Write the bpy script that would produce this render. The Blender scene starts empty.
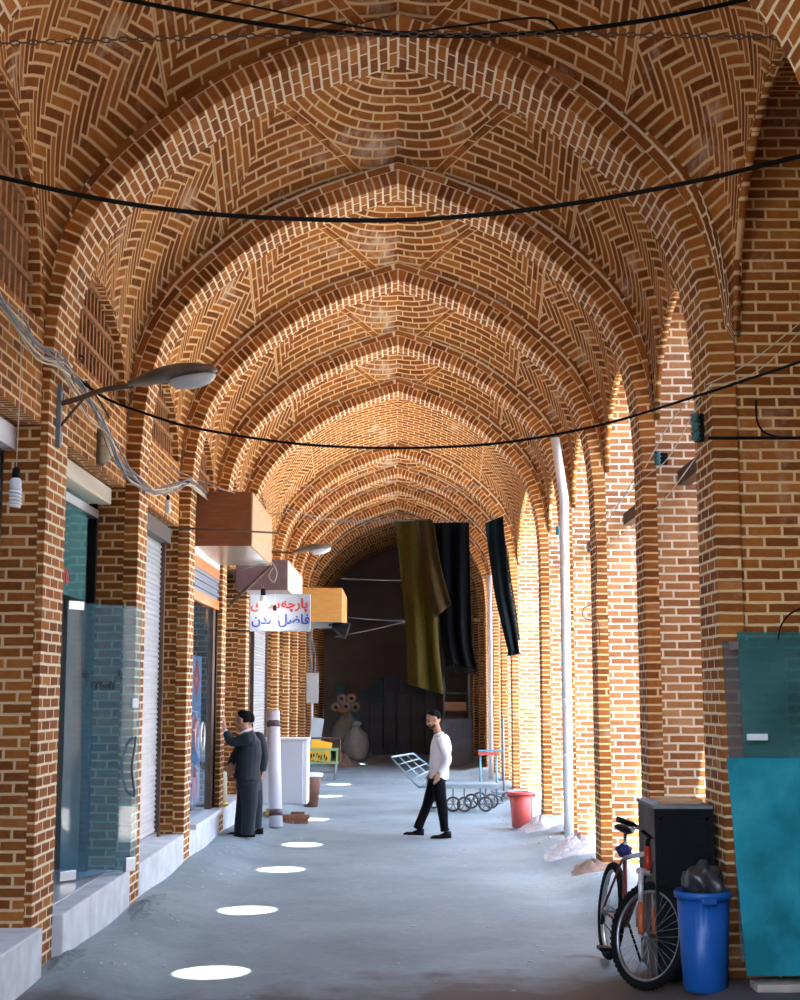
import bpy, bmesh, math, random
from mathutils import Vector, Matrix, Quaternion
R = random.Random(7)
C = bpy.context.scene.collection
PI = math.pi
F = 1400.0; HOR = 692.0; CH = 1.87
TH = math.atan((HOR - 500) / F)

def ray(px, py):
    xc = (px - 398) / F; yc = (500 - py) / F
    return Vector((xc, math.cos(TH) - yc * math.sin(TH), math.sin(TH) + yc * math.cos(TH)))
def atY(px, py, Y):
    d = ray(px, py); k = Y / d.y
    return Vector((d.x * k, Y, CH + d.z * k))
def atX(px, py, X):
    d = ray(px, py); k = X / d.x
    return Vector((X, d.y * k, CH + d.z * k))
def atZ(px, py, Z=0.0):
    d = ray(px, py); k = (Z - CH) / d.z
    return Vector((d.x * k, d.y * k, Z))

# ------------------------------------------------------------------ materials
def newmat(name):
    m = bpy.data.materials.new(name); m.use_nodes = True
    nt = m.node_tree; nt.nodes.clear()
    out = nt.nodes.new('ShaderNodeOutputMaterial')
    b = nt.nodes.new('ShaderNodeBsdfPrincipled')
    nt.links.new(b.outputs[0], out.inputs[0])
    return m, nt, b
def N(nt, t, **k):
    n = nt.nodes.new(t)
    for a, v in k.items():
        if a[0] == '_': n.inputs[a[1:].replace('_', ' ')].default_value = v
        else: setattr(n, a, v)
    return n
def M2(nt, op, a, b=None, c=None):
    n = nt.nodes.new('ShaderNodeMath'); n.operation = op
    for i, v in enumerate((a, b, c)):
        if v is None: continue
        if isinstance(v, (int, float)): n.inputs[i].default_value = v
        else: nt.links.new(v, n.inputs[i])
    return n.outputs[0]
def mixc(nt, f, a, b):
    n = nt.nodes.new('ShaderNodeMix'); n.data_type = 'RGBA'
    for i, v in ((0, f), (6, a), (7, b)):
        if isinstance(v, (int, float)): n.inputs[i].default_value = v
        elif isinstance(v, tuple): n.inputs[i].default_value = (*v[:3], 1)
        else: nt.links.new(v, n.inputs[i])
    return n.outputs[2]
def mixf(nt, f, a, b):
    n = nt.nodes.new('ShaderNodeMix'); n.data_type = 'FLOAT'
    for i, v in ((0, f), (2, a), (3, b)):
        if isinstance(v, (int, float)): n.inputs[i].default_value = v
        else: nt.links.new(v, n.inputs[i])
    return n.outputs[0]
def ramp(nt, f, stops):
    n = nt.nodes.new('ShaderNodeValToRGB'); e = n.color_ramp.elements
    while len(e) > len(stops): e.remove(e[-1])
    while len(e) < len(stops): e.new(0.5)
    for x, (p, c) in zip(e, stops): x.position = p; x.color = (*c[:3], 1)
    nt.links.new(f, n.inputs[0]); return n.outputs[0]
def plain(name, col, rough=.6, metal=0, noise=.0, nscale=8, spec=None, bump=0, alpha=None, transm=0, emit=None, estr=0, sheen=0):
    m, nt, b = newmat(name)
    if spec is None: spec = .12 if max(col) < .03 else .45
    b.inputs['Roughness'].default_value = rough; b.inputs['Metallic'].default_value = metal
    b.inputs['Specular IOR Level'].default_value = spec
    b.inputs['Transmission Weight'].default_value = transm
    if sheen: b.inputs['Sheen Weight'].default_value = sheen
    tc = N(nt, 'ShaderNodeTexCoord')
    nz = N(nt, 'ShaderNodeTexNoise', _Scale=nscale, _Detail=5.0)
    nt.links.new(tc.outputs['Object'], nz.inputs['Vector'])
    lo = tuple(c * (1 - noise) for c in col); hi = tuple(min(1, c * (1 + noise)) for c in col)
    nt.links.new(ramp(nt, nz.outputs[0], [(.3, lo), (.7, hi)]), b.inputs['Base Color'])
    if bump:
        bp = N(nt, 'ShaderNodeBump', _Strength=bump, _Distance=.01)
        nt.links.new(nz.outputs[0], bp.inputs['Height']); nt.links.new(bp.outputs[0], b.inputs['Normal'])
    if emit:
        b.inputs['Emission Color'].default_value = (*emit, 1); b.inputs['Emission Strength'].default_value = estr
    if alpha is not None: b.inputs['Alpha'].default_value = alpha
    return m

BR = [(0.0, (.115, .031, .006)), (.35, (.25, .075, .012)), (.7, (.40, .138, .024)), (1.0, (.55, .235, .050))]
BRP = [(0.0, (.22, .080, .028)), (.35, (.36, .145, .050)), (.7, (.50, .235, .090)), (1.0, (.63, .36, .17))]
MORT = (.80, .55, .28)

def wobble(nt, uv, amt, sc=5.0):
    nz = N(nt, 'ShaderNodeTexNoise', _Scale=sc, _Detail=2.0)
    nt.links.new(uv, nz.inputs['Vector'])
    s = N(nt, 'ShaderNodeVectorMath', operation='SUBTRACT'); nt.links.new(nz.outputs['Color'], s.inputs[0]); s.inputs[1].default_value = (.5, .5, .5)
    k = N(nt, 'ShaderNodeVectorMath', operation='SCALE'); nt.links.new(s.outputs[0], k.inputs[0]); k.inputs['Scale'].default_value = amt
    a = N(nt, 'ShaderNodeVectorMath', operation='ADD'); nt.links.new(uv, a.inputs[0]); nt.links.new(k.outputs[0], a.inputs[1])
    return a.outputs[0]

def brick_cell(nt, u, v, L, H, mo):
    """running bond: returns (mortar mask 0..1, random id)"""
    vr = M2(nt, 'DIVIDE', v, H); row = M2(nt, 'FLOOR', vr)
    par = M2(nt, 'FLOORED_MODULO', row, 2.0)
    # slight random shift per row
    wn = N(nt, 'ShaderNodeTexWhiteNoise', noise_dimensions='1D'); nt.links.new(row, wn.inputs['W'])
    sh = M2(nt, 'ADD', M2(nt, 'MULTIPLY', par, .5), M2(nt, 'MULTIPLY', wn.outputs[0], .22))
    ur = M2(nt, 'ADD', M2(nt, 'DIVIDE', u, L), sh); col = M2(nt, 'FLOOR', ur)
    fu = M2(nt, 'MULTIPLY', M2(nt, 'FRACT', ur), L); fv = M2(nt, 'MULTIPLY', M2(nt, 'FRACT', vr), H)
    d = M2(nt, 'MINIMUM', M2(nt, 'MINIMUM', fu, M2(nt, 'SUBTRACT', L, fu)), M2(nt, 'MINIMUM', fv, M2(nt, 'SUBTRACT', H, fv)))
    cx = N(nt, 'ShaderNodeCombineXYZ'); nt.links.new(col, cx.inputs[0]); nt.links.new(row, cx.inputs[1])
    wn = N(nt, 'ShaderNodeTexWhiteNoise', noise_dimensions='2D'); nt.links.new(cx.outputs[0], wn.inputs['Vector'])
    return d, wn.outputs[0]

def herr_cell(nt, u, v, n, W):
    x = M2(nt, 'DIVIDE', u, W); y = M2(nt, 'DIVIDE', v, W)
    i = M2(nt, 'FLOOR', x); j = M2(nt, 'FLOOR', y); fx = M2(nt, 'FRACT', x); fy = M2(nt, 'FRACT', y)
    k = M2(nt, 'FLOORED_MODULO', M2(nt, 'SUBTRACT', i, j), 2.0 * n)
    hz = M2(nt, 'LESS_THAN', k, n - .5)
    kv = M2(nt, 'SUBTRACT', 2.0 * n - 1, k)
    lx = mixf(nt, hz, M2(nt, 'ADD', fy, kv), M2(nt, 'ADD', fx, k))
    ly = mixf(nt, hz, fx, fy)
    d = M2(nt, 'MINIMUM', M2(nt, 'MINIMUM', lx, M2(nt, 'SUBTRACT', float(n), lx)), M2(nt, 'MINIMUM', ly, M2(nt, 'SUBTRACT', 1.0, ly)))
    bx = mixf(nt, hz, M2(nt, 'ADD', i, 500.0), M2(nt, 'SUBTRACT', i, k))
    by = mixf(nt, hz, M2(nt, 'SUBTRACT', j, kv), j)
    cx = N(nt, 'ShaderNodeCombineXYZ'); nt.links.new(bx, cx.inputs[0]); nt.links.new(by, cx.inputs[1])
    wn = N(nt, 'ShaderNodeTexWhiteNoise', noise_dimensions='2D'); nt.links.new(cx.outputs[0], wn.inputs['Vector'])
    return M2(nt, 'MULTIPLY', d, W), wn.outputs[0]

def finish_brick(nt, b, d, rid, uv, mo=.0085, stops=BR, mort=MORT, eff=.35):
    nzb = N(nt, 'ShaderNodeTexNoise', _Scale=22.0, _Detail=4.0); nt.links.new(uv, nzb.inputs['Vector'])
    big = N(nt, 'ShaderNodeTexNoise', _Scale=.9, _Detail=3.0); nt.links.new(uv, big.inputs['Vector'])
    f = M2(nt, 'ADD', M2(nt, 'MULTIPLY', rid, .55), M2(nt, 'ADD', M2(nt, 'MULTIPLY', nzb.outputs[0], .45), M2(nt, 'MULTIPLY_ADD', big.outputs[0], .5, -.27)))
    col = ramp(nt, f, stops)
    # whitish efflorescence patches
    ef = N(nt, 'ShaderNodeTexNoise', _Scale=1.3, _Detail=6.0, _Roughness=.75); nt.links.new(uv, ef.inputs['Vector'])
    em = N(nt, 'ShaderNodeMapRange', _From_Min=.565, _From_Max=.70); nt.links.new(ef.outputs[0], em.inputs[0])
    col = mixc(nt, M2(nt, 'MULTIPLY', em.outputs[0], eff), col, (.62, .50, .38))
    dn = M2(nt, 'ADD', d, M2(nt, 'MULTIPLY_ADD', nzb.outputs[0], .008, -.004))
    mm = N(nt, 'ShaderNodeMapRange', _From_Min=mo * .72, _From_Max=mo * 1.3); nt.links.new(dn, mm.inputs[0])
    mc = mixc(nt, nzb.outputs[0], tuple(c * .8 for c in mort), tuple(min(1, c * 1.15) for c in mort))
    nt.links.new(mixc(nt, mm.outputs[0], mc, col), b.inputs['Base Color'])
    b.inputs['Roughness'].default_value = .85; b.inputs['Specular IOR Level'].default_value = .25
    hh = M2(nt, 'ADD', mm.outputs[0], M2(nt, 'MULTIPLY', nzb.outputs[0], .35))
    bp = N(nt, 'ShaderNodeBump', _Strength=.55, _Distance=.012); nt.links.new(hh, bp.inputs['Height'])
    nt.links.new(bp.outputs[0], b.inputs['Normal'])

def brick_mat(name, L=.215, H=.072, stops=BR, mort=MORT, mo=.009, wob=.010, eff=.35, base=False):
    m, nt, b = newmat(name)
    uv = N(nt, 'ShaderNodeUVMap').outputs[0]
    w = wobble(nt, uv, wob)
    sx = N(nt, 'ShaderNodeSeparateXYZ'); nt.links.new(w, sx.inputs[0])
    d, rid = brick_cell(nt, sx.outputs[0], sx.outputs[1], L, H, mo)
    finish_brick(nt, b, d, rid, uv, mo, stops, mort, eff)
    return m

def vault_mat(name, half):
    """crown: courses across the aisle; haunches: herringbone; a kite of diagonal courses between"""
    m, nt, b = newmat(name)
    uv = N(nt, 'ShaderNodeUVMap').outputs[0]
    w = wobble(nt, uv, .007)
    sx = N(nt, 'ShaderNodeSeparateXYZ'); nt.links.new(w, sx.inputs[0])
    u, v = sx.outputs[0], sx.outputs[1]          # u along the aisle from bay centre, v arc from crown
    au = M2(nt, 'ABSOLUTE', u); av = M2(nt, 'ABSOLUTE', v)
    rho = M2(nt, 'SQRT', M2(nt, 'ADD', M2(nt, 'MULTIPLY', u, u), M2(nt, 'MULTIPLY', v, v)))
    rowr = M2(nt, 'MULTIPLY', M2(nt, 'ADD', M2(nt, 'FLOOR', M2(nt, 'DIVIDE', rho, .07)), .5), .07)
    along = M2(nt, 'MULTIPLY', M2(nt, 'ARCTAN2', v, u), rowr)
    dA, rA = brick_cell(nt, along, rho, .215, .07, .0085)
    # diagonal coordinates, mirrored on both axes
    p = M2(nt, 'MULTIPLY', M2(nt, 'ADD', au, av), .7071); q = M2(nt, 'MULTIPLY', M2(nt, 'SUBTRACT', av, au), .7071)
    dB, rB = brick_cell(nt, v, u, .215, .068, .0085)
    dD, rD = brick_cell(nt, u, v, .215, .068, .0085)
    dC, rC = herr_cell(nt, p, q, 4, .062)
    # zone borders
    e1 = M2(nt, 'SUBTRACT', M2(nt, 'MULTIPLY_ADD', au, -.95, 1.55), av)       # >0 crown zone
    e2 = M2(nt, 'SUBTRACT', 1.72, av)                                         # >0 kite zone
    inA = M2(nt, 'GREATER_THAN', e1, 0.0); inB = M2(nt, 'GREATER_THAN', e2, 0.0)
    e3 = M2(nt, 'SUBTRACT', av, M2(nt, 'MULTIPLY_ADD', au, .9, .55)); inD = M2(nt, 'GREATER_THAN', e3, 0.0)
    dB2 = mixf(nt, inD, dB, dD); rB2 = mixf(nt, inD, rB, rD)
    d = mixf(nt, inB, dC, dB2); r = mixf(nt, inB, rC, rB2)
    d = mixf(nt, inA, d, dA); r = mixf(nt, inA, r, rA)
    # a line of stretchers along the crown border
    l1 = M2(nt, 'ABSOLUTE', M2(nt, 'MULTIPLY', e1, .72))
    on = M2(nt, 'LESS_THAN', l1, .034)
    seg = M2(nt, 'MULTIPLY', M2(nt, 'ABSOLUTE', M2(nt, 'SUBTRACT', M2(nt, 'FRACT', M2(nt, 'DIVIDE', au, .155)), .5)), .3)
    dl = M2(nt, 'MINIMUM', M2(nt, 'SUBTRACT', .034, l1), M2(nt, 'MULTIPLY_ADD', seg, -1.0, .15))
    d = mixf(nt, on, d, dl)
    l2 = M2(nt, 'ABSOLUTE', e2); on2 = M2(nt, 'MULTIPLY', M2(nt, 'LESS_THAN', l2, .007), M2(nt, 'LESS_THAN', e1, -.03))
    d = mixf(nt, on2, d, 0.0)
    finish_brick(nt, b, d, r, uv, .0085, BR, MORT, .8)
    return m

# ------------------------------------------------------------------ mesh builder
class MB:
    def __init__(s): s.v = []; s.f = []; s.uv = []; s.mi = []; s.sm = []
    def quad(s, p, uv=None, mi=0, smooth=False):
        n = len(s.v); s.v += [tuple(x) for x in p]; s.f.append(tuple(range(n, n + len(p))))
        if uv is None:
            a = Vector(p[1]) - Vector(p[0]); b = Vector(p[2]) - Vector(p[0]); nn = a.cross(b)
            ax = max(range(3), key=lambda i: abs(nn[i]))
            uv = [((q[1], q[2]) if ax == 0 else (q[0], q[2]) if ax == 1 else (q[0], q[1])) for q in p]
        s.uv.append(uv); s.mi.append(mi); s.sm.append(smooth)
    def box(s, x0, x1, y0, y1, z0, z1, mi=0, skip=''):
        A = lambda x, y, z: (x, y, z)
        if 'x' not in skip: s.quad([A(x0, y1, z0), A(x0, y0, z0), A(x0, y0, z1), A(x0, y1, z1)], mi=mi)
        if 'X' not in skip: s.quad([A(x1, y0, z0), A(x1, y1, z0), A(x1, y1, z1), A(x1, y0, z1)], mi=mi)
        if 'y' not in skip: s.quad([A(x0, y0, z0), A(x1, y0, z0), A(x1, y0, z1), A(x0, y0, z1)], mi=mi)
        if 'Y' not in skip: s.quad([A(x1, y1, z0), A(x0, y1, z0), A(x0, y1, z1), A(x1, y1, z1)], mi=mi)
        if 'z' not in skip: s.quad([A(x0, y1, z0), A(x1, y1, z0), A(x1, y0, z0), A(x0, y0, z0)], mi=mi)
        if 'Z' not in skip: s.quad([A(x0, y0, z1), A(x1, y0, z1), A(x1, y1, z1), A(x0, y1, z1)], mi=mi)
        return s
    def grid(s, P, UV=None, mi=0, smooth=True, flip=False):
        nr, nc = len(P), len(P[0]); n0 = len(s.v)
        for r in P: s.v += [tuple(x) for x in r]
        for i in range(nr - 1):
            for j in range(nc - 1):
                q = [(i, j), (i, j + 1), (i + 1, j + 1), (i + 1, j)]
                if flip: q.reverse()
                s.f.append(tuple(n0 + a * nc + b for a, b in q))
                s.uv.append([UV[a][b] if UV else (P[a][b][0], P[a][b][1]) for a, b in q]); s.mi.append(mi); s.sm.append(smooth)
    def build(s, name, mats, parent=None, merge=True):
        me = bpy.data.meshes.new(name); me.from_pydata(s.v, [], s.f)
        ul = me.uv_layers.new(name='UVMap'); k = 0
        for uvs in s.uv:
            for q in uvs: ul.data[k].uv = q; k += 1
        if not isinstance(mats, (list, tuple)): mats = [mats]
        for m in mats: me.materials.append(m)
        for p, a, b in zip(me.polygons, s.mi, s.sm): p.material_index = a; p.use_smooth = b
        if merge:
            bm = bmesh.new(); bm.from_mesh(me); bmesh.ops.remove_doubles(bm, verts=bm.verts, dist=1e-5); bm.to_mesh(me); bm.free()
        o = bpy.data.objects.new(name, me); C.objects.link(o)
        if parent: o.parent = parent
        return o

def tag(o, label=None, cat=None, group=None, kind=None):
    if label: o['label'] = label
    if cat: o['category'] = cat
    if group: o['group'] = group
    if kind: o['kind'] = kind
    return o
def empty(name, loc, rz=0, label=None, cat=None, group=None):
    o = bpy.data.objects.new(name, None); C.objects.link(o); o.location = loc; o.rotation_euler = (0, 0, rz); o.empty_display_size = .1
    return tag(o, label, cat, group)
# bmesh primitives -----------------------------------------------------------
def bobj(name, bm, mat, parent=None, smooth=False, bevel=0, loc=None, autos=None):
    me = bpy.data.meshes.new(name); bm.to_mesh(me); bm.free()
    for m in (mat if isinstance(mat, (list, tuple)) else [mat]): me.materials.append(m)
    if smooth:
        for p in me.polygons: p.use_smooth = True
    o = bpy.data.objects.new(name, me); C.objects.link(o)
    if parent: o.parent = parent
    if loc is not None: o.location = loc
    if bevel:
        bv = o.modifiers.new('b', 'BEVEL'); bv.width = bevel; bv.segments = 2; bv.limit_method = 'ANGLE'; bv.harden_normals = False
    return o
def abox(bm, x0, x1, y0, y1, z0, z1, M=None, mi=0):
    vs = [bm.verts.new(Vector(p) if M is None else M @ Vector(p)) for p in
          [(x0, y0, z0), (x1, y0, z0), (x1, y1, z0), (x0, y1, z0), (x0, y0, z1), (x1, y0, z1), (x1, y1, z1), (x0, y1, z1)]]
    for f in [(3, 2, 1, 0), (4, 5, 6, 7), (0, 1, 5, 4), (1, 2, 6, 5), (2, 3, 7, 6), (3, 0, 4, 7)]:
        fc = bm.faces.new([vs[i] for i in f]); fc.material_index = mi
    return bm
def bx(x0, x1, y0, y1, z0, z1, M=None): return abox(bmesh.new(), x0, x1, y0, y1, z0, z1, M)
def frames(pts):
    pts = [Vector(p) for p in pts]; T = []
    for i in range(len(pts)):
        a = pts[max(0, i - 1)]; b = pts[min(len(pts) - 1, i + 1)]; T.append((b - a).normalized())
    up = Vector((0, 0, 1)) if abs(T[0].z) < .9 else Vector((1, 0, 0))
    n = (up - T[0] * up.dot(T[0])).normalized(); out = []
    for i, t in enumerate(T):
        n = (n - t * n.dot(t)).normalized(); out.append((pts[i], t, n, t.cross(n)))
    return out
def tube(bm, pts, r, seg=8, cap=True, closed=False, flat=1.0):
    fr = frames(pts); rings = []
    for i, (p, t, n, b) in enumerate(fr):
        rr = r[i] if isinstance(r, (list, tuple)) else r
        rings.append([bm.verts.new(p + (n * math.cos(2 * PI * k / seg) + b * flat * math.sin(2 * PI * k / seg)) * rr) for k in range(seg)])
    m = len(rings)
    for i in range(m if closed else m - 1):
        a, b2 = rings[i], rings[(i + 1) % m]
        for k in range(seg):
            f = bm.faces.new((a[k], a[(k + 1) % seg], b2[(k + 1) % seg], b2[k])); f.smooth = True
    if cap and not closed:
        bm.faces.new(list(reversed(rings[0]))); bm.faces.new(rings[-1])
    return bm
def tb(pts, r, seg=8, **k): return tube(bmesh.new(), pts, r, seg, **k)
def lathe(prof, seg=24, M=None, bm=None, smooth=True, wob=0):
    bm = bm or bmesh.new(); rings = []
    for (r, z) in prof:
        ring = []
        for k in range(seg):
            a = 2 * PI * k / seg; rr = r * (1 + (wob if k % 2 else 0))
            p = Vector((rr * math.cos(a), rr * math.sin(a), z)); ring.append(bm.verts.new(M @ p if M is not None else p))
        rings.append(ring)
    for a, b in zip(rings, rings[1:]):
        for k in range(seg):
            f = bm.faces.new((a[k], a[(k + 1) % seg], b[(k + 1) % seg], b[k])); f.smooth = smooth
    if prof[0][0] > 1e-6: bm.faces.new(list(reversed(rings[0])))
    if prof[-1][0] > 1e-6: bm.faces.new(rings[-1])
    bmesh.ops.remove_doubles(bm, verts=bm.verts, dist=1e-6)
    return bm
def smooth_path(pts, n=8):
    P = [Vector(p) for p in pts]; out = []
    for i in range(len(P) - 1):
        p0 = P[max(0, i - 1)]; p1 = P[i]; p2 = P[i + 1]; p3 = P[min(len(P) - 1, i + 2)]
        for k in range(n):
            t = k / n
            out.append(.5 * ((2 * p1) + (p2 - p0) * t + (2 * p0 - 5 * p1 + 4 * p2 - p3) * t * t + (3 * p1 - p0 - 3 * p2 + p3) * t ** 3))
    out.append(P[-1]); return out
def copy_tree(o, parent=None):
    c = o.copy(); C.objects.link(c)
    if parent: c.parent = parent
    for ch in list(o.children): copy_tree(ch, c)
    return c
# ================================================================== SETTING
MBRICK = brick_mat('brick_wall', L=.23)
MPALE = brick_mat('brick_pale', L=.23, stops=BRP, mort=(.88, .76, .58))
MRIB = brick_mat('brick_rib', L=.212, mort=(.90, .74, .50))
MHEAD = brick_mat('brick_header', L=.5, mo=.0085)
W = 2.22; APEX = 6.37
PROF = [(0, 0), (.32, -.105), (.64, -.225), (.9, -.345), (1.12, -.47), (1.43, -.70), (1.74, -.99), (1.96, -1.28), (2.10, -1.60), (2.18, -1.98), (2.22, -2.5)]
def profile(n=10):
    pts = smooth_path([(x, z, 0) for x, z in PROF], n)
    return [(p.x, p.y) for p in pts]
PR = profile(5)
RIBY = [2.6, 6.15, 9.10, 12.0, 14.96, 17.87, 20.71, 26.13, 28.76, 31.2, 33.9, 36.6, 39.4, 42.2]
RD = .42
RDS = [.42, .42, .55] + [.42] * 20
WRR = 2.12
ENDY = 46.0
def rib_curve(y, w=W, wl=None):
    """intrados polyline left floor -> apex -> right floor, with outward normals"""
    pts = []
    r = [(x * w / 2.22, APEX + z) for x, z in PR]
    wl = wl or w
    l = [(-x * wl / 2.22, APEX + z) for x, z in PR]
    pts = [(-wl, 0.0)] + [(-wl, .8 * k) for k in range(1, 5)] + list(reversed(l)) + r[1:] + [(w, .8 * k) for k in range(4, -1, -1)]
    return pts
def offs(pts, d):
    out = []; n = len(pts)
    for i, p in enumerate(pts):
        a = pts[max(0, i - 1)]; b = pts[min(n - 1, i + 1)]
        t = Vector((b[0] - a[0], b[1] - a[1])).normalized(); nn = Vector((-t.y, t.x))
        # outward from the aisle
        q = Vector(p) + nn * d
        if abs(p[0]) < 1e-6: q.x = 0; q.y = p[1] + d * 1.06
        out.append((q.x, q.y))
    return out
def make_rib(i, y, mats, w=W, wl=None):
    RD = RDS[i - 1]
    c = rib_curve(y, w, wl); mb = MB()
    s = [0]
    for a, b in zip(c, c[1:]): s.append(s[-1] + math.hypot(b[0] - a[0], b[1] - a[1]))
    # keep the course joints symmetric about the apex
    ia = min(range(len(c)), key=lambda k: abs(c[k][0])); s = [x - s[ia] for x in s]
    o1 = [((x if z > 4.25 else math.copysign(2.36 if x < 0 else 2.24, x)), z) for x, z in offs(c, .12)]; o2 = offs(c, .19)
    y1 = y + RD
    P = [[(x, y, z) for x, z in c], [(x, y1, z) for x, z in c]]
    mb.grid(P, [[(.003, t) for t in s], [(RD - .003, t) for t in s]], 0, True)
    for yy, fl in ((y, True), (y1, False)):
        mb.grid([[(x, yy, z) for x, z in c], [(x, yy, z) for x, z in o1]], [[(.06, t) for t in s], [(.175, t) for t in s]], 1, True, flip=fl)
        up = [k for k in range(len(c)) if c[k][1] > 4.55] if i != 3 else [k for k in range(len(c)) if c[k][1] > 9 or abs(c[k][0]) < .01]
        k0, k1 = up[0], up[-1]
        mb.grid([[(o1[k][0], yy, o1[k][1]) for k in range(k0, k1 + 1)], [(o2[k][0], yy, o2[k][1]) for k in range(k0, k1 + 1)]],
                [[(s[k], .004) for k in range(k0, k1 + 1)], [(s[k], .068) for k in range(k0, k1 + 1)]], 0, True, flip=fl)
    xa, xb = 2.36, 2.24
    o3 = [(max(-xa, min(xb, x)), z) for x, z in offs(c, .62)]
    o2 = [(max(-xa, min(xb, x)), z) if z < 4.6 else (x, z) for x, z in o2] if False else o2
    k0, k1 = [k for k in range(len(c)) if c[k][1] > 3.9][0], [k for k in range(len(c)) if c[k][1] > 3.9][-1]
    o2 = [(max(-xa, min(xb, x)), z) for x, z in o1]
    for yy, fl in ((y + .012, True), (y1 - .012, False)):
        mb.grid([[(o2[k][0], yy, o2[k][1]) for k in range(k0, k1 + 1)], [(o3[k][0], yy, o3[k][1]) for k in range(k0, k1 + 1)]],
                [[(s[k], 0) for k in range(k0, k1 + 1)], [(s[k], .43) for k in range(k0, k1 + 1)]], 0, True, flip=fl)
    mb.grid([[(o3[k][0], yy, o3[k][1]) for k in range(k0, k1 + 1)] for yy in (y, y1)], None, 0, True)
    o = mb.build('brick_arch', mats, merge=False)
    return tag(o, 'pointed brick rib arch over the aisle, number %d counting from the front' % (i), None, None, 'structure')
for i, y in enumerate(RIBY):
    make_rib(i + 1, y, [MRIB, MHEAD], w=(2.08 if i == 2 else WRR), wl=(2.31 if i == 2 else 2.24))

# ---- vault bays
WEL = 2.24 + .12; WER = WRR + .12
U = [x / 2.22 for x, z in PR]; V = [1 + z / 2.5 for x, z in PR]   # normalised: u 0..1, v 1..0
def side_h(q, top):  # q 0 at pier .. 1 at mid bay
    q = max(0, min(1, q)); return 4.22 + (top - 4.22) * (.6 * math.sqrt(max(0, 1 - (1 - q) ** 2)) + .4 * math.sqrt(max(0, 4 - (2 - q) ** 2)) / 1.732)
def crown_h(s, rise): return APEX + .20 + rise * math.sin(PI * s) if 0 < s < 1 else APEX + .20
def vault_pt(k, sg, s, top, rise, dz=0):
    zs = side_h(1 - abs(2 * s - 1), top); zc = crown_h(s, rise) - dz * s
    wm = min(1, 3.0 * min(s, 1 - s)); vm = math.sqrt(max(0, 1 - U[k] ** 2.1))
    vv = V[k] * (1 - wm) + vm * wm; zc0 = APEX + .20 - dz * s
    return (sg * (WEL if sg < 0 else WER) * U[k], 4.22 + (zc0 - 4.22) * vv + (zc - zc0) * vv ** .7 + (zs - 4.22) * (1 - vv) ** 1.5)
DISCS = [(215, 972), (252, 910), (285, 869), (304, 844), (315, 819), (332, 796), (341, 784), (342, 773.7), (357, 763.8), (360, 753)]
SUNOFF = Vector((1.20, -1.62))
holes = []
for px, py in DISCS:
    g = atZ(px, py); holes.append((g.x + SUNOFF.x, g.y + SUNOFF.y))
vm_cache = {}
BAYS = []
def make_bay(i, y0, y1):
    half = (y1 - y0) / 2; mid = (y0 + y1) / 2
    top = (5.12 if half < 2 else 5.4) if i != 2 else 5.62; rise = .62 if half < 2 else .85
    ns = 28 if half < 2 else 44
    cols = [(-1, k) for k in range(len(U) - 1, -1, -1)] + [(1, k) for k in range(1, len(U))]
    P = []; UV = []
    for a in range(ns + 1):
        s = a / ns; row = [];
        for sg, k in cols:
            x, z = vault_pt(k, sg, s, top, rise, .07 if i == 2 else 0); row.append((x, y0 + (y1 - y0) * s, z))
        # arc length from the crown
        c = len(U) - 1; arc = [0] * len(row)
        for j in range(c + 1, len(row)): arc[j] = arc[j - 1] + (Vector(row[j]) - Vector(row[j - 1])).length
        for j in range(c - 1, -1, -1): arc[j] = arc[j + 1] - (Vector(row[j]) - Vector(row[j + 1])).length
        P.append(row); UV.append([((s - .5) * (y1 - y0) * 1.06, t) for t in arc])
    mb = MB(); mb.grid(P, UV, 0, True)
    mat = vault_mat('vault_brick_%d' % i, half) if not vm_cache else vm_cache['m']
    vm_cache['m'] = mat
    o = mb.build('ceiling', mat)
    so = o.modifiers.new('s', 'SOLIDIFY'); so.thickness = .05; so.offset = 1
    hs = [h for h in holes if y0 + .3 < h[1] < y1 - .3]
    if len(hs):
        bm = bmesh.new()
        for hx, hy in hs: bmesh.ops.create_cone(bm, cap_ends=True, segments=40, radius1=.245, radius2=.245, depth=3, matrix=Matrix.Translation((hx, hy, 7)))
        me = bpy.data.meshes.new('cut'); bm.to_mesh(me); bm.free(); cut = bpy.data.objects.new('cut', me); C.objects.link(cut)
        b = o.modifiers.new('c', 'BOOLEAN'); b.operation = 'DIFFERENCE'; b.object = cut; b.solver = 'EXACT'
        bpy.context.view_layer.update()
        me2 = bpy.data.meshes.new_from_object(o.evaluated_get(bpy.context.evaluated_depsgraph_get()))
        o.modifiers.clear(); o.data = me2; bpy.data.objects.remove(cut)
    tag(o, 'domed brick vault bay %d with herringbone brickwork' % i, None, None, 'structure')
    BAYS.append((y0, y1, mid, top))
    return o
RY = RIBY
for i in range(len(RY)):
    y0 = RY[i] + RDS[i]; y1 = RY[i + 1] if i + 1 < len(RY) else ENDY
    make_bay(i + 1, y0, y1)

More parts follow.
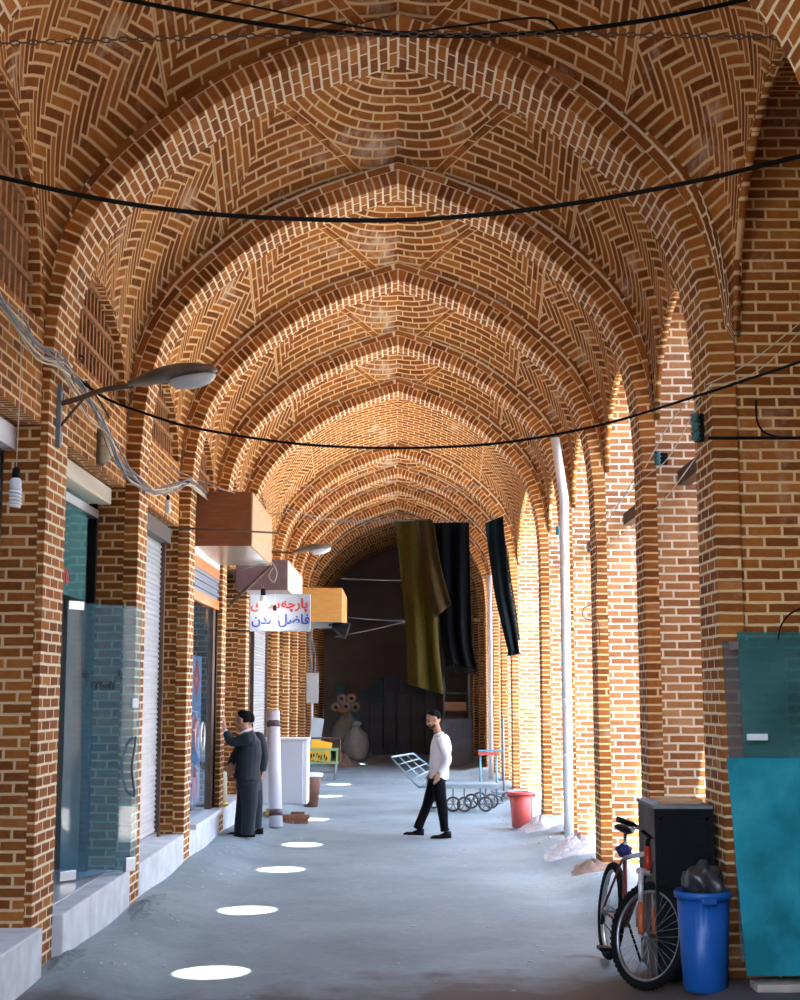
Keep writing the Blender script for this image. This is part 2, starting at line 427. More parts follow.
# ---- right side: piers, side-arch soffits and the closed bays
XR = WER; XO = 3.25
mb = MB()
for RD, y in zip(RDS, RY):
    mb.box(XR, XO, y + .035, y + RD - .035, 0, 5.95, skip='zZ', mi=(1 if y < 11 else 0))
def arch_path(y0, y1, top, n=18):
    return [(y0 + (y1 - y0) * a / n, side_h(1 - abs(2 * a / n - 1), top)) for a in range(n + 1)]
for (y0, y1, mid, top) in BAYS:
    pa = arch_path(y0 - .04, y1 + .04, top)
    s = [0]
    for a, b in zip(pa, pa[1:]): s.append(s[-1] + math.hypot(b[0] - a[0], b[1] - a[1]))
    mb.grid([[(XR - .01, y, z) for y, z in pa], [(XR + .05, y, z) for y, z in pa]], [[(0, t) for t in s], [(.1, t) for t in s]], 1, True)
    mb.quad([(XR, y0 - .05, 5.93), (XO, y0 - .05, 5.93), (XO, y1 + .05, 5.93), (XR, y1 + .05, 5.93)], mi=1)
    # outer spandrel above the side arch
    for (ya, za), (yb, zb) in zip(pa, pa[1:]):
        mb.quad([(XR + .05, ya, za), (XR + .05, yb, zb), (XR + .05, yb, 5.95), (XR + .05, ya, 5.95)], mi=1)
    mb.quad([(XO, y0, 5.2), (XO, y1, 5.2), (XO, y1, 5.95), (XO, y0, 5.95)], mi=1)
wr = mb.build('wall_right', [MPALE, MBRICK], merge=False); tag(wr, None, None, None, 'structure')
# far bays and the two nearest bays are walled up on the right
mb = MB()
CLOSED = []
for k, (y0, y1, mid, top) in enumerate(BAYS):
    if y1 < 9.6 or y0 > 33:
        mb.box(XO - .12, XO, y0 - .05, y1 + .05, 0, 5.95)
        CLOSED.append(k)
tag(mb.build('wall_back_right', MBRICK), None, None, None, 'structure')

# ---- left side
XL = -WEL
LINT = 3.62; WINB = 4.30
mb = MB(); XB = XL - .45
for k, y in enumerate(RY):
    RD = RDS[k]
    mb.box(XL - .24, XL + .001, y + .012, y + RD - .012, 0, 4.27, skip='zZ')      # jamb block beside each door
for (y0, y1, mid, top) in BAYS:
    # wall over the door
    mb.box(XL - .25, XL, y0 - .01, y1 + .01, LINT, WINB, skip='Z')
    pa = arch_path(y0 - .04, y1 + .04, top, 24)
    inn = [(mid + (y - mid) * .90, WINB + (z - 4.22) * .9 - .03) for y, z in pa]
    inn = [(y, max(WINB, z)) for y, z in inn]
    for a in range(len(pa) - 1):
        (ya, za), (yb, zb) = pa[a], pa[a + 1]; (yc, zc), (yd, zd) = inn[a], inn[a + 1]
        mb.quad([(XL, ya, max(za, WINB)), (XL, yb, max(zb, WINB)), (XL, yd, max(zd, WINB)), (XL, yc, max(zc, WINB))])
        mb.quad([(XL, yc, zc), (XL, yd, zd), (XL - .22, yd, zd), (XL - .22, yc, zc)])
    mb.quad([(XL, mid - (y1 - y0) * .45, WINB), (XL, mid + (y1 - y0) * .45, WINB), (XL - .22, mid + (y1 - y0) * .45, WINB), (XL - .22, mid - (y1 - y0) * .45, WINB)])
wl = mb.build('wall_left', MBRICK, merge=False); tag(wl, None, None, None, 'structure')

# lattice windows in the lunettes
MLAT = plain('lattice_brick', (.36, .17, .07), .85, noise=.25, nscale=14, bump=.2)
MDARK = plain('dark_void', (.035, .02, .012), .9)
for k, (y0, y1, mid, top) in enumerate(BAYS):
    if y1 < 4: continue
    root = empty('window_%d' % k, (XL - .1, mid, WINB)); tag(root, None, None, None, 'structure')
    bm = bmesh.new(); hw = (y1 - y0 + .08) * .45
    def hh(dy): 
        q = 1 - abs(dy) / hw
        return max(0.0, (side_h(q, top) - 4.22) * .9 - .03) if q > 0 else 0
    lv = 0
    while lv < 1.4:
        # ledge spans where arch is taller
        d = hw
        while d > 0 and hh(d) < lv: d -= .02
        if d > .05: abox(bm, -.06, .05, -d, d, lv - .018, lv + .018)
        lv += .25
    ny = int(2 * hw / .125)
    for a in range(1, ny):
        dy = -hw + 2 * hw * a / ny; h = hh(dy)
        if h > .04: abox(bm, -.06, .03, dy - .022, dy + .022, 0, h)
    bobj('lattice', bm, MLAT, root)
    bobj('backing', bx(-.13, -.10, -hw, hw, -.02, 1.5), MDARK if k != 1 else plain('sky_light_tint', (.30, .35, .40), .4), root)  # one backing tinted pale blue, sky light put into its colour

# ---- floor
m, nt, b = newmat('floor_asphalt'); MFLOOR = m
tc = N(nt, 'ShaderNodeTexCoord'); 
n1 = N(nt, 'ShaderNodeTexNoise', _Scale=.8, _Detail=6.0, _Roughness=.65); nt.links.new(tc.outputs['Object'], n1.inputs['Vector'])
n2 = N(nt, 'ShaderNodeTexNoise', _Scale=14.0, _Detail=6.0, _Roughness=.7); nt.links.new(tc.outputs['Object'], n2.inputs['Vector'])
f = M2(nt, 'ADD', M2(nt, 'MULTIPLY', n1.outputs[0], .7), M2(nt, 'MULTIPLY', n2.outputs[0], .3))
cl = ramp(nt, f, [(.3, (.145, .198, .215)), (.5, (.225, .295, .315)), (.68, (.32, .40, .42))])
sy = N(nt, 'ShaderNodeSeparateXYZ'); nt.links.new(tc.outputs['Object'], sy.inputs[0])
# brown earth tint with the front bays' shade painted in; earth patches further in
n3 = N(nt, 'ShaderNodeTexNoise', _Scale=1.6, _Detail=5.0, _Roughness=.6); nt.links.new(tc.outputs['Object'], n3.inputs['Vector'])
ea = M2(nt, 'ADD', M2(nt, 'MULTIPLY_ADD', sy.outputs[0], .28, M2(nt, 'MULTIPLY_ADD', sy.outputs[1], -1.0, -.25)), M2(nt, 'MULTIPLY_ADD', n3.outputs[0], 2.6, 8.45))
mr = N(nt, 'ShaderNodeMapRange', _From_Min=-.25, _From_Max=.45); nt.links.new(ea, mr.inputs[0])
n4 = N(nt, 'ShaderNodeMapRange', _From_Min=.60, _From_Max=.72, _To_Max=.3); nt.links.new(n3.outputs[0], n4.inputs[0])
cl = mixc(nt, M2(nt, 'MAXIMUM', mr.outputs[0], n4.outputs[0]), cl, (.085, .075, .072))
nt.links.new(cl, b.inputs['Base Color'])
b.inputs['Roughness'].default_value = .62
bp = N(nt, 'ShaderNodeBump', _Strength=.35, _Distance=.03); nt.links.new(f, bp.inputs['Height']); nt.links.new(bp.outputs[0], b.inputs['Normal'])
mb = MB()
nx, ny = 80, 260; P = []
def fz(x, y):
    z = .002 * math.sin(x * 2.1 + y * .7) * math.sin(y * 1.1 + 1) + .001 * math.sin(x * 5 + y * 3.1)
    e = min(1, max(0, abs(x) - 1.5) / .55); e = e * e * (3 - 2 * e)
    return z * (1 - e) + .115 * e + .015 * e * math.sin(y * 2.3 + x) - .01 + .0
for j in range(ny + 1):
    y = -2 + (ENDY + 2) * (j / ny) ** 1.15
    P.append([(-3.4 + 6.8 * i / nx, y, fz(-3.4 + 6.8 * i / nx, y)) for i in range(nx + 1)])
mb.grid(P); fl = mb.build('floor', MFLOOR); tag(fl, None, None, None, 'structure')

# kerb/plinth in each left bay
MCON = plain('kerb_concrete', (.62, .66, .68), .7, noise=.16, nscale=5, bump=.3)
for k, (y0, y1, mid, top) in enumerate(BAYS):
    if y1 < 4 or y0 > 30: continue
    bm = bx(XL - 1.5, -2.235, y0 + .0, y1 - .0, -.02, .40)
    o = bobj('trim_%d' % k, bm, MCON, bevel=.012); tag(o, None, None, None, 'structure')
# shop interiors behind the left doors: back wall, ceiling
MINT = plain('shop_plaster', (.24, .22, .2), .8, noise=.1)
mb = MB()
mb.box(XL - 3.0, XL - 2.9, 0, ENDY, 0, 4.3)
mb.box(XL - 3.0, XL - .2, 0, ENDY, 3.8, 3.9)
for RD, y in zip(RDS, RY): mb.box(XL - 3.0, XL - .24, y + .1, y + RD - .1, 0, 3.9)
tag(mb.build('wall_shop_back', MINT), None, None, None, 'structure')

# end wall and the dark end chamber
MEND = plain('end_plaster', (.24, .19, .18), .9, noise=.15, nscale=2)
mb = MB(); mb.box(-4, 4, ENDY - .02, ENDY + .3, -.3, 8)
tag(mb.build('wall_far', MEND), None, None, None, 'structure')
mb = MB(); mb.box(-4, 4, -3.2, -3.0, 0, 8)
tag(mb.build('wall_near', MEND), None, None, None, 'structure')

# outside street on the right
MOUT = plain('street_ground', (.62, .58, .52), .9, noise=.1, nscale=2)
mb = MB(); mb.quad([(3.24, -10, .08), (40, -10, .08), (40, 60, .08), (3.24, 60, .08)])
o = mb.build('ground', MOUT); tag(o, None, None, None, 'structure')

# an unseen wall added outside to cut low sky light and bounce warm light
mb = MB(); mb.box(9.5, 10.0, -8, 60, -.1, 5.5)
tag(mb.build('wall_sky_blocker', plain('sky_blocker_render', (.62, .52, .40), .9, noise=.1)), None, None, None, 'structure')

# an unseen roof and side wall, added outside the nearest openings to shade them
mb = MB(); mb.box(3.3, 9.4, -3, 11.1, 4.9, 5.1); mb.box(3.3, 3.45, -3, 9.4, 0, 4.9)
tag(mb.build('roof_shade_blocker', MEND), None, None, None, 'structure')
# ================================================================== PROPS
def ground(x, y): return fz(x, y)
MBLACKM = plain('black_metal', (.008, .008, .009), .5)
MSTEEL = plain('brushed_steel', (.62, .64, .66), .28, .95)
MGREYM = plain('grey_painted_steel', (.18, .22, .25), .5, .3, noise=.15)
MRUST = plain('rusty_brown_steel', (.11, .065, .045), .65, .3, noise=.3)
MWIRE = plain('black_cable', (.004, .004, .004), .6)
MWIREG = plain('grey_cable', (.19, .20, .23), .6, noise=.3)
MWHITEW = plain('pale_cable', (.62, .54, .42), .6)
MWHITE = plain('white_paint', (.80, .82, .85), .45)
MCREAM = plain('cream_plastic', (.72, .62, .42), .4, noise=.08)

# ---------------- street lamps
def street_lamp(label, x, y, z, reach, sc_, rise, group=None):
    """wall bracket at x, arm towards +X"""
    r = empty('street_lamp', (x, y, z), 0, label, 'street lamp', 'street lamps on the left wall')
    if sc_ >= 1:
        bobj('mounting_rail', bx(-.02, .02, -.025, .025, -.30, .13), MGREYM, r, bevel=.004)
        bobj('brace', tb([(0, 0, -.17), (.18, 0, .055)], .010), MRUST, r)
    bobj('arm', tb(smooth_path([(0, 0, 0), (.14 * sc_, 0, .04), (.3 * sc_, 0, .06 + rise * .3), (reach, 0, rise)]), .019), MRUST, r)
    # lamp head
    L = .60; bm = bmesh.new(); n = 18; seg = 20; rings = []
    for i in range(n + 1):
        t = i / n; w_ = .045 + .075 * math.sin(PI * min(1, (t * .93 + .07)) ** 1.15) ** .75 * (1 if t > .22 else .35 + .65 * (t / .22)); h_ = w_ * .62
        if t > .97: w_ *= .5; h_ *= .5
        c = Vector((reach - .03 + L * t, 0, rise + .10 * t + .018 * math.sin(PI * t)))
        rings.append([bm.verts.new(c + Vector((0, math.cos(2 * PI * k / seg) * w_, math.sin(2 * PI * k / seg) * h_ * (1 if math.sin(2 * PI * k / seg) > 0 else .45)))) for k in range(seg)])
    for a, b in zip(rings, rings[1:]):
        for k in range(seg): bm.faces.new((a[k], a[(k + 1) % seg], b[(k + 1) % seg], b[k])).smooth = True
    bm.faces.new(list(reversed(rings[0]))); bm.faces.new(rings[-1])
    bobj('lamp_head', bm, plain('lamp_housing', (.16, .12, .09), .45, .3, noise=.35, nscale=6), r)
    bm = bmesh.new(); bmesh.ops.create_uvsphere(bm, u_segments=20, v_segments=10, radius=1)
    for v in bm.verts: v.co = Vector((v.co.x * .165, v.co.y * .085, v.co.z * .075 if v.co.z < 0 else v.co.z * .02))
    bm.transform(Matrix.Translation((reach + .40, 0, rise + .052)) @ Matrix.Rotation(-.17, 4, 'Y'))
    bobj('lamp_lens', bm, plain('frosted_lens', (.55, .60, .62), .2, noise=.12, spec=.8), r, smooth=True)
    return r
p = atX(59, 404, -2.30)
street_lamp('large street lamp on a rusty bracket arm, nearest the viewer on the left', p.x, p.y, p.z, .50, 1.0, .13)
p = atY(277, 557, 21.2)
l2 = street_lamp('small far street lamp sticking out above the shop name sign', -2.2, p.y, p.z, .62, .9, .06)

# ---------------- bulbs
MGLASSB = plain('bulb_glass', (.80, .82, .80), .2, spec=.7)
def spiral_bulb(label, x, y, z, wire_top, sc_=1.0, lit=False):
    r = empty('spiral_bulb', (x, y, z), 0, label, 'light bulb')
    if lit: mt = plain('lit_bulb', (1, 1, .95), .3, emit=(1, .98, .92), estr=5)
    else: mt = MGLASSB
    pts = [(.024 * sc_ * math.cos(t * .6), .024 * sc_ * math.sin(t * .6), -.055 * sc_ - .085 * sc_ * t / 52) for t in range(53)]
    bobj('spiral_tube', tb(pts, .0085 * sc_, 6), mt, r)
    bobj('bulb_base', lathe([(.018 * sc_, 0), (.027 * sc_, -.012 * sc_), (.027 * sc_, -.05 * sc_), (.014 * sc_, -.058 * sc_)], 16), MWHITE, r)
    bobj('lamp_holder', lathe([(.006, .055 * sc_), (.019 * sc_, .045 * sc_), (.019 * sc_, -.002)], 14), MBLACKM, r)
    bobj('hanging_wire', tb([(0, 0, .05 * sc_), (.004, 0, wire_top * .5), (.0, 0, wire_top)], .0035, 5), MWHITEW, r)
    return r
p = atX(16, 478, -2.28); spiral_bulb('unlit white spiral bulb hanging on a long thin wire beside the nearest brick jamb', p.x, p.y, p.z, 1.05, 1.25)
p = atX(168, 500, -2.18); spiral_bulb('small white bulb hanging below the cables in front of the rolled-down shutter', p.x, p.y, p.z, .22, .9)
p = atY(264, 596, 18.0); a = spiral_bulb('upper lit bulb glaring in front of the shop name sign', p.x, p.y - .12, p.z, .12, 1.7, True)
p = atY(275, 611, 18.0); a = spiral_bulb('added lit bulb standing in for the reflected glow on the shop name sign', p.x, p.y - .06, p.z, .26, 1.3, True)  # added bulb, stands in for the reflection of the lit one above

# ---------------- bulkhead lamp, paper
p = atX(97, 447, -2.375)
r = empty('bulkhead_lamp', (p.x, p.y, p.z), 0, 'cream oval bulkhead lamp on the brick wall above the open glass door', 'wall lamp')
bobj('lamp_base', bx(0, .05, -.09, .09, -.14, .13), plain('lamp_base_brown', (.16, .10, .06), .6), r, bevel=.015)
bm = bmesh.new(); bmesh.ops.create_uvsphere(bm, u_segments=20, v_segments=14, radius=1)
for v in bm.verts: v.co = Vector((.05 + v.co.x * .09, v.co.y * .075, v.co.z * .125))
bobj('lamp_glass', bm, MCREAM, r, smooth=True)
bobj('guard_band', tb([(.05, -.085, 0), (.12, -.055, 0), (.148, 0, 0), (.12, .055, 0), (.05, .085, 0)], .008, 6), MCREAM, r)
p = atX(91, 424, -2.375)
tag(bobj('paper_notice', bx(0, .004, -.13, .13, -.15, .12), plain('faded_blue_paper', (.36, .40, .58), .8, noise=.15), None, loc=p),
    'faded blue paper stuck on the wall above the bulkhead lamp', 'paper notice')

# ---------------- cable bundle along the left wall
path = [(-8, 292, -2.22), (18, 322, -2.22), (42, 352, -2.20), (62, 364, -2.20), (78, 386, -2.2), (92, 412, -2.18), (106, 432, -2.18), (122, 462, -2.16), (136, 480, -2.14), (152, 491, -2.12), (176, 487, -2.12), (190, 482, -2.12), (205, 497, -2.15)]
base = [atX(*q) for q in path]
for k in range(8):
    off = [(R.uniform(-.035, .035), R.uniform(-.04, .04), R.uniform(-.045, .045)) for _ in base]
    pts = smooth_path([b + Vector(o) for b, o in zip(base, off)], 5)
    o = bobj('cable', tb(pts, .0075 if k < 6 else .005, 5), MWIREG if k % 3 else MWHITEW)
    tag(o, 'grey cable in the tangled bundle along the left shop wall', 'cable', 'bundled cables on the left wall')
def cable_px(name, label, pts, r=.006, mat=None, n=8, cat='cable', group=None):
    o = bobj(name, tb(smooth_path([atY(*q) for q in pts], n), r, 6), mat or MWIRE); return tag(o, label, cat, group)
cable_px('cable', 'pale loop of cable curling above the near street lamp bracket', [(60, 362, 10.2), (75, 355, 10.4), (84, 358, 10.5), (80, 363, 10.3), (66, 364, 10.2), (88, 384, 10.4), (110, 418, 11.2)], .007)
cable_px('cable', 'thin white cable crossing the near pilaster towards the street lamp arm', [(-4, 354, 8.4), (24, 369, 9.0), (60, 376, 9.6), (88, 380, 10.2)], .005, MWHITEW)
cable_px('cable', 'second thin white cable dipping from the near left corner below the bundle', [(-4, 306, 8.4), (16, 345, 8.8), (40, 366, 9.4), (60, 400, 9.8), (72, 424, 10.2), (84, 436, 10.8)], .005, MWHITEW)
# ---------------- overhead cables across the aisle
cable_px('overhead_cable', 'thick black cable sagging across the whole aisle below the nearest arch crown', [(-60, 162, 7.0), (0, 177, 7.0), (100, 199, 7.0), (200, 213, 7.0), (300, 219, 7.0), (400, 220, 7.0), (500, 213, 7.0), (600, 199, 7.0), (700, 180, 7.0), (800, 156, 7.0), (860, 140, 7.0)], .013)
cable_px('overhead_cable', 'black cable sagging lower from the near street lamp to the right-hand frame edge', [(58, 360, 9.7), (100, 395, 9.8), (150, 415, 9.8), (200, 429, 9.8), (300, 444, 9.7), (400, 448, 9.6), (500, 443, 9.4), (600, 425, 9.0), (700, 395, 8.7), (800, 362, 8.4), (850, 345, 8.3)], .010)
cable_px('overhead_cable', 'uppermost thick black cable running along the top edge to the nearest arch crown', [(100, -6, 7.3), (200, 14, 7.3), (300, 29, 7.3), (400, 35, 7.3), (500, 35, 7.3), (600, 27, 7.3), (700, 10, 7.3), (780, -10, 7.3)], .014)
cable_px('overhead_cable', 'thinner black cable beside the uppermost one at the nearest arch crown', [(170, -8, 7.3), (250, 6, 7.3), (330, 22, 7.3), (400, 32, 7.3), (460, 26, 7.3), (540, 18, 7.3), (560, 34, 7.3)], .007)
# chain
r = empty('iron_chain', (0, 8.75, 0), 0, None)
bpy.data.objects.remove(r)
bm = bmesh.new(); n = 92
for i in range(n):
    t = i / (n - 1); px = -12 + 824 * t; py = 44 - 7 * math.sin(PI * t) + (-6 * t)
    c = atY(px, py, 7.0); M = Matrix.Translation(c) @ Matrix.Rotation((PI / 2 if i % 2 else 0) + .5, 4, 'X')
    ln = [(M @ Vector((.025 * math.copysign(abs(math.cos(a)) ** .7, math.cos(a)), .012 * math.sin(a), 0))) for a in [2 * PI * k / 10 for k in range(10)]]
    tube(bm, ln, .0045, 5, closed=True)
tag(bobj('iron_chain', bm, plain('chain_iron', (.10, .07, .05), .6, .5)), 'rusty iron chain stretched straight across the top under the nearest arch', 'chain')
# right-hand cables
cable_px('cable', 'dark cable running level along the near right brick wall', [(708, 438, 8.9), (760, 438, 8.9), (850, 438, 8.9)], .012, MWIRE)
cable_px('cable', 'short black cable end curling down the near right brick wall', [(756, 400, 9.0), (757, 420, 9.0), (764, 432, 8.98), (778, 437, 8.95)], .007)
cable_px('cable', 'black cable end hanging from the right-hand frame edge above the glass sheets', [(806, 606, 9.0), (790, 614, 9.0), (781, 626, 9.0), (778, 640, 9.0)], .006)
for k, (lab, pts) in enumerate([
    ('thin pale wire rising steeply to the right-hand frame edge', [(706, 385, 9.0), (750, 362, 8.9), (806, 318, 8.8)]),
    ('thin pale wire rising to the right-hand frame edge just below its neighbour', [(706, 388, 9.0), (756, 372, 8.9), (806, 326, 8.8)]),
    ('thin pale wire from the first insulator up past the nearest right pilaster', [(645, 468, 11.4), (672, 420, 10.0), (700, 392, 9.0)]),
    ('thin pale wire crossing the second bright brick panel on the right', [(590, 532, 15.0), (640, 482, 12.0), (668, 458, 11.0), (700, 400, 9.0)]),
    ('thin pale wire sagging from pilaster to pilaster below the beam on the right', [(576, 545, 17.0), (600, 548, 15.2), (640, 520, 12.4), (664, 500, 11.6), (704, 446, 9.0)]),
    ('thin wire looping below the far end of the timber beam', [(545, 556, 20.0), (560, 560, 18.5), (590, 545, 15.0), (640, 470, 11.9)])]):
    cable_px('cable', lab, pts, .004, MWHITEW if k < 5 else MWIREG)
cable_px('cable', 'brown cord hanging in a loop down the third right pilaster', [(594, 515, 14.6), (597, 560, 14.6), (594, 600, 14.6), (584, 608, 14.6), (583, 616, 14.6), (590, 620, 14.6), (598, 622, 14.6), (600, 645, 14.6)], .006, MRUST)
# far cables across the aisle
for lab, pts in [('thin grey cable sagging across the dark end of the aisle', [(340, 578, 30), (372, 580, 30), (404, 580, 30), (500, 576, 30)]),
                 ('thin grey cable stretched below the upper one in front of the dark end', [(345, 617, 30), (400, 621, 30), (480, 620, 30)]),
                 ('thin grey cable rising to the right in front of the dark end', [(335, 637, 30), (380, 628, 30), (420, 618, 30)]),
                 ('thin pale wire crossing the aisle from the far street lamp', [(285, 480, 19), (320, 490, 19), (400, 492, 19), (480, 486, 19)]),
                 ('thin pale wire low under the fourth arch on the left', [(170, 468, 13.5), (220, 488, 15), (290, 510, 17), (340, 520, 19), (420, 519, 19)])]:
    cable_px('cable', lab, pts, .005, MWIREG)

# ---------------- right hand timber beams + insulators
MBEAM = plain('timber_beam', (.10, .050, .025), .7, noise=.3, nscale=10)
x = 2.42
segs = [('timber beam spanning the nearest right opening, its sawn end on the second pilaster', 9.66, 11.99), ('timber beam spanning the second right opening', 12.45, 14.94), ('timber beam spanning the third right opening behind the drainpipe', 15.42, 17.85), ('timber beam spanning the fourth right opening past the drainpipe', 18.33, 20.69)]
for lab, ya, yb in segs:
    r = empty('timber_beam', (x, ya, 3.64), 0, lab, 'beam', 'timber beams across the right openings')
    bobj('beam_body', bx(0, .11, 0, yb - ya, 0, .13), MBEAM, r, bevel=.006)
    bobj('insulator_knob', lathe([(.0, .20), (.03, .19), (.03, .15), (.018, .14), (.03, .13)], 12, Matrix.Translation((.05, (yb - ya) * .55, 0))), MCREAM, r)
def insul(label, px, py, Y, w_, h_, mat):
    c = atY(px, py, Y); r = empty('cable_insulator', c, 0, label, 'insulator')
    bobj('bracket', bx(-w_ / 2, w_ / 2, -.03, .03, -h_ / 2, h_ / 2), MBLACKM, r, bevel=.004)
    for q in (-.33, 0, .33): bobj('spool', lathe([(.02, -.03), (.035, -.02), (.022, 0), (.035, .02), (.02, .03)], 12, Matrix.Translation((-w_ * .55, -.04, q * h_))), mat, r)
    return r
MTEAL = plain('teal_porcelain', (.05, .16, .17), .3)
insul('black three-spool insulator on the nearest right pilaster', 699, 428, 9.3, .06, .19, MTEAL)
insul('dark teal insulator bracket on the second right pilaster', 662, 459, 11.9, .09, .10, MTEAL)
insul('small dark insulator on the pilaster behind the drainpipe', 561, 531, 17.8, .08, .09, MTEAL)

# ---------------- downpipes
MPIPE = plain('white_pipe', (.78, .80, .84), .35, noise=.04)
def pipe(label, px, pyb, pyt, X, r_, bend):
    c = atX(px, pyb, X); Y = c.y; zt = atY(px, pyt, Y).z; zb = ground(X, Y)
    r = empty('downpipe', (X, Y, zb), 0, label, 'drainpipe')
    if bend: pts = [(0, 0, 0), (0, 0, zt - .85 - zb), (0, 0, zt - .75 - zb), (-.02, 0, zt - .6 - zb), (-.10, 0, zt - zb)]
    else: pts = [(0, 0, 0), (0, 0, 1), (0, 0, zt - zb)]
    bobj('pipe', tb(pts, r_, 18), MPIPE, r)
    for zz in ((1.0, 2.15, 3.3) if bend else (1.2,)):
        bobj('pipe_clamp', lathe([(r_ + .002, 0), (r_ + .008, .004), (r_ + .008, .03), (r_ + .002, .034)], 18, Matrix.Translation((0, 0, zz))), MPIPE, r)
    bobj('pipe_socket', lathe([(r_ + .002, 0), (r_ + .010, .01), (r_ + .010, .09), (r_ + .002, .10)], 18, Matrix.Translation((0, 0, 1.6))), MPIPE, r)
    return r
pipe('tall white drainpipe with a bent top in front of the right pilasters', 569.5, 847, 438, 2.06, .056, True)
pipe('thinner far white drainpipe beyond the hanging dark scarf', 491, 785, 575, 1.92, .055, False)

# ---------------- hanging cloths
def cloth_mat(name, col, pat=None, sheen=.12):
    m, nt, b = newmat(name); tc = N(nt, 'ShaderNodeTexCoord')
    nz = N(nt, 'ShaderNodeTexNoise', _Scale=30.0, _Detail=4.0); nt.links.new(tc.outputs['Object'], nz.inputs['Vector'])
    base = ramp(nt, nz.outputs[0], [(.3, tuple(c * .8 for c in col)), (.7, tuple(c * 1.2 for c in col))])
    if pat:
        vo = N(nt, 'ShaderNodeTexVoronoi', _Scale=26.0); nt.links.new(tc.outputs['Object'], vo.inputs['Vector'])
        mk = N(nt, 'ShaderNodeMapRange', _From_Min=.25, _From_Max=.32); nt.links.new(vo.outputs['Distance'], mk.inputs[0])
        base = mixc(nt, mk.outputs[0], pat, base)
    nt.links.new(base, b.inputs['Base Color']); b.inputs['Roughness'].default_value = .8; b.inputs['Specular IOR Level'].default_value = .08
    b.inputs['Sheen Weight'].default_value = sheen; b.inputs['Sheen Tint'].default_value = (*[min(1, c * 3) for c in col], 1)
    return m
def cloth(name, label, Y, L, Rr, mat, folds=4, amp=.05, fringe=0, cat='cloth', parts=None):
    """L, Rr: lists of (px,py) edges top->bottom, equal length"""
    nr, nc = 36, 34
    Lp = smooth_path([(a, b, 0) for a, b in L], 10); Rp = smooth_path([(a, b, 0) for a, b in Rr], 10)
    mb = MB(); P = []
    for i in range(nr + 1):
        t = i / nr; a = Lp[min(len(Lp) - 1, int(t * (len(Lp) - 1)))]; b = Rp[min(len(Rp) - 1, int(t * (len(Rp) - 1)))]
        row = []
        for j in range(nc + 1):
            u = j / nc; px = a.x + (b.x - a.x) * u; py = a.y + (b.y - a.y) * u
            yy = Y + amp * math.sin(u * folds * 2 * PI + 1.5 * math.sin(t * 2.2)) * (.5 + .8 * t) + .04 * math.sin(t * 5 + u * 3)
            row.append(atY(px, py, yy))
        P.append(row)
    mb.grid(P); o = mb.build(name, mat)
    so = o.modifiers.new('s', 'SOLIDIFY'); so.thickness = .006
    tag(o, label, cat)
    if fringe:
        bm = bmesh.new()
        for j in range(0, nc * 2):
            u = j / (nc * 2); q = P[-1][int(u * nc)]; q2 = P[-1][min(nc, int(u * nc) + 1)]; c = q.lerp(q2, (u * nc) % 1)
            tube(bm, [c, c + Vector((R.uniform(-.01, .01), R.uniform(-.01, .01), -fringe * .5)), c + Vector((R.uniform(-.03, .03), 0, -fringe * R.uniform(.8, 1.2)))], .0035, 4)
        bobj('fringe', bm, mat, o)
    return o
cloth('hanging_cloth', 'long olive velvet cloth hanging over the walking man', 18.3,
      [(395, 520), (399, 560), (404, 610), (407, 650), (407, 684)], [(431, 519), (433, 560), (436, 600), (439, 650), (443, 694)], cloth_mat('olive_velvet', (.048, .034, .005), sheen=.15), 1.7, .05)
o = cloth('hanging_cloth', 'brown-olive fold of cloth flaring over the right edge of the olive velvet', 18.15,
      [(415, 520), (420, 550), (425, 580), (430, 600), (435, 618)], [(433, 520), (437, 545), (442, 570), (447, 590), (451, 604)], cloth_mat('brown_velvet', (.036, .022, .007)), 1.5, .03)
cloth('hanging_cloth', 'black cloth with a fringed hem hanging beside the olive velvet', 18.5,
      [(430, 523), (434, 560), (438, 600), (442, 640), (446, 662)], [(469, 522), (470, 560), (471, 600), (472, 640), (477, 668)], cloth_mat('black_cloth', (.0012, .0012, .0018), sheen=0), 2.3, .04, fringe=.10)
cloth('hanging_scarf', 'narrow dark teal and black scarf curving down at the right', 17.2,
      [(485, 523), (489, 555), (494, 590), (501, 622), (508, 652)], [(503, 516), (506, 550), (510, 590), (515, 622), (519, 650)], cloth_mat('teal_scarf', (.006, .012, .016), sheen=0), 1.6, .03, fringe=.05, cat='scarf')
cloth('hanging_scarf', 'speckled gold and black scarf behind the dark teal scarf', 17.3,
      [(500, 540), (503, 560), (506, 590), (510, 610), (514, 640)], [(506, 545), (509, 565), (513, 590), (517, 615), (520, 640)], cloth_mat('gold_scarf', (.02, .014, .01), pat=(.30, .18, .06)), 1.2, .02, cat='scarf')
cable_px('hanging_line', 'thin line across the aisle from which the cloths hang', [(262, 512, 18.0), (330, 522, 18.2), (395, 521, 18.3), (431, 520, 18.3), (470, 522, 18.3), (503, 517, 17.4), (535, 508, 17.2)], .005, MWIREG, cat='line')

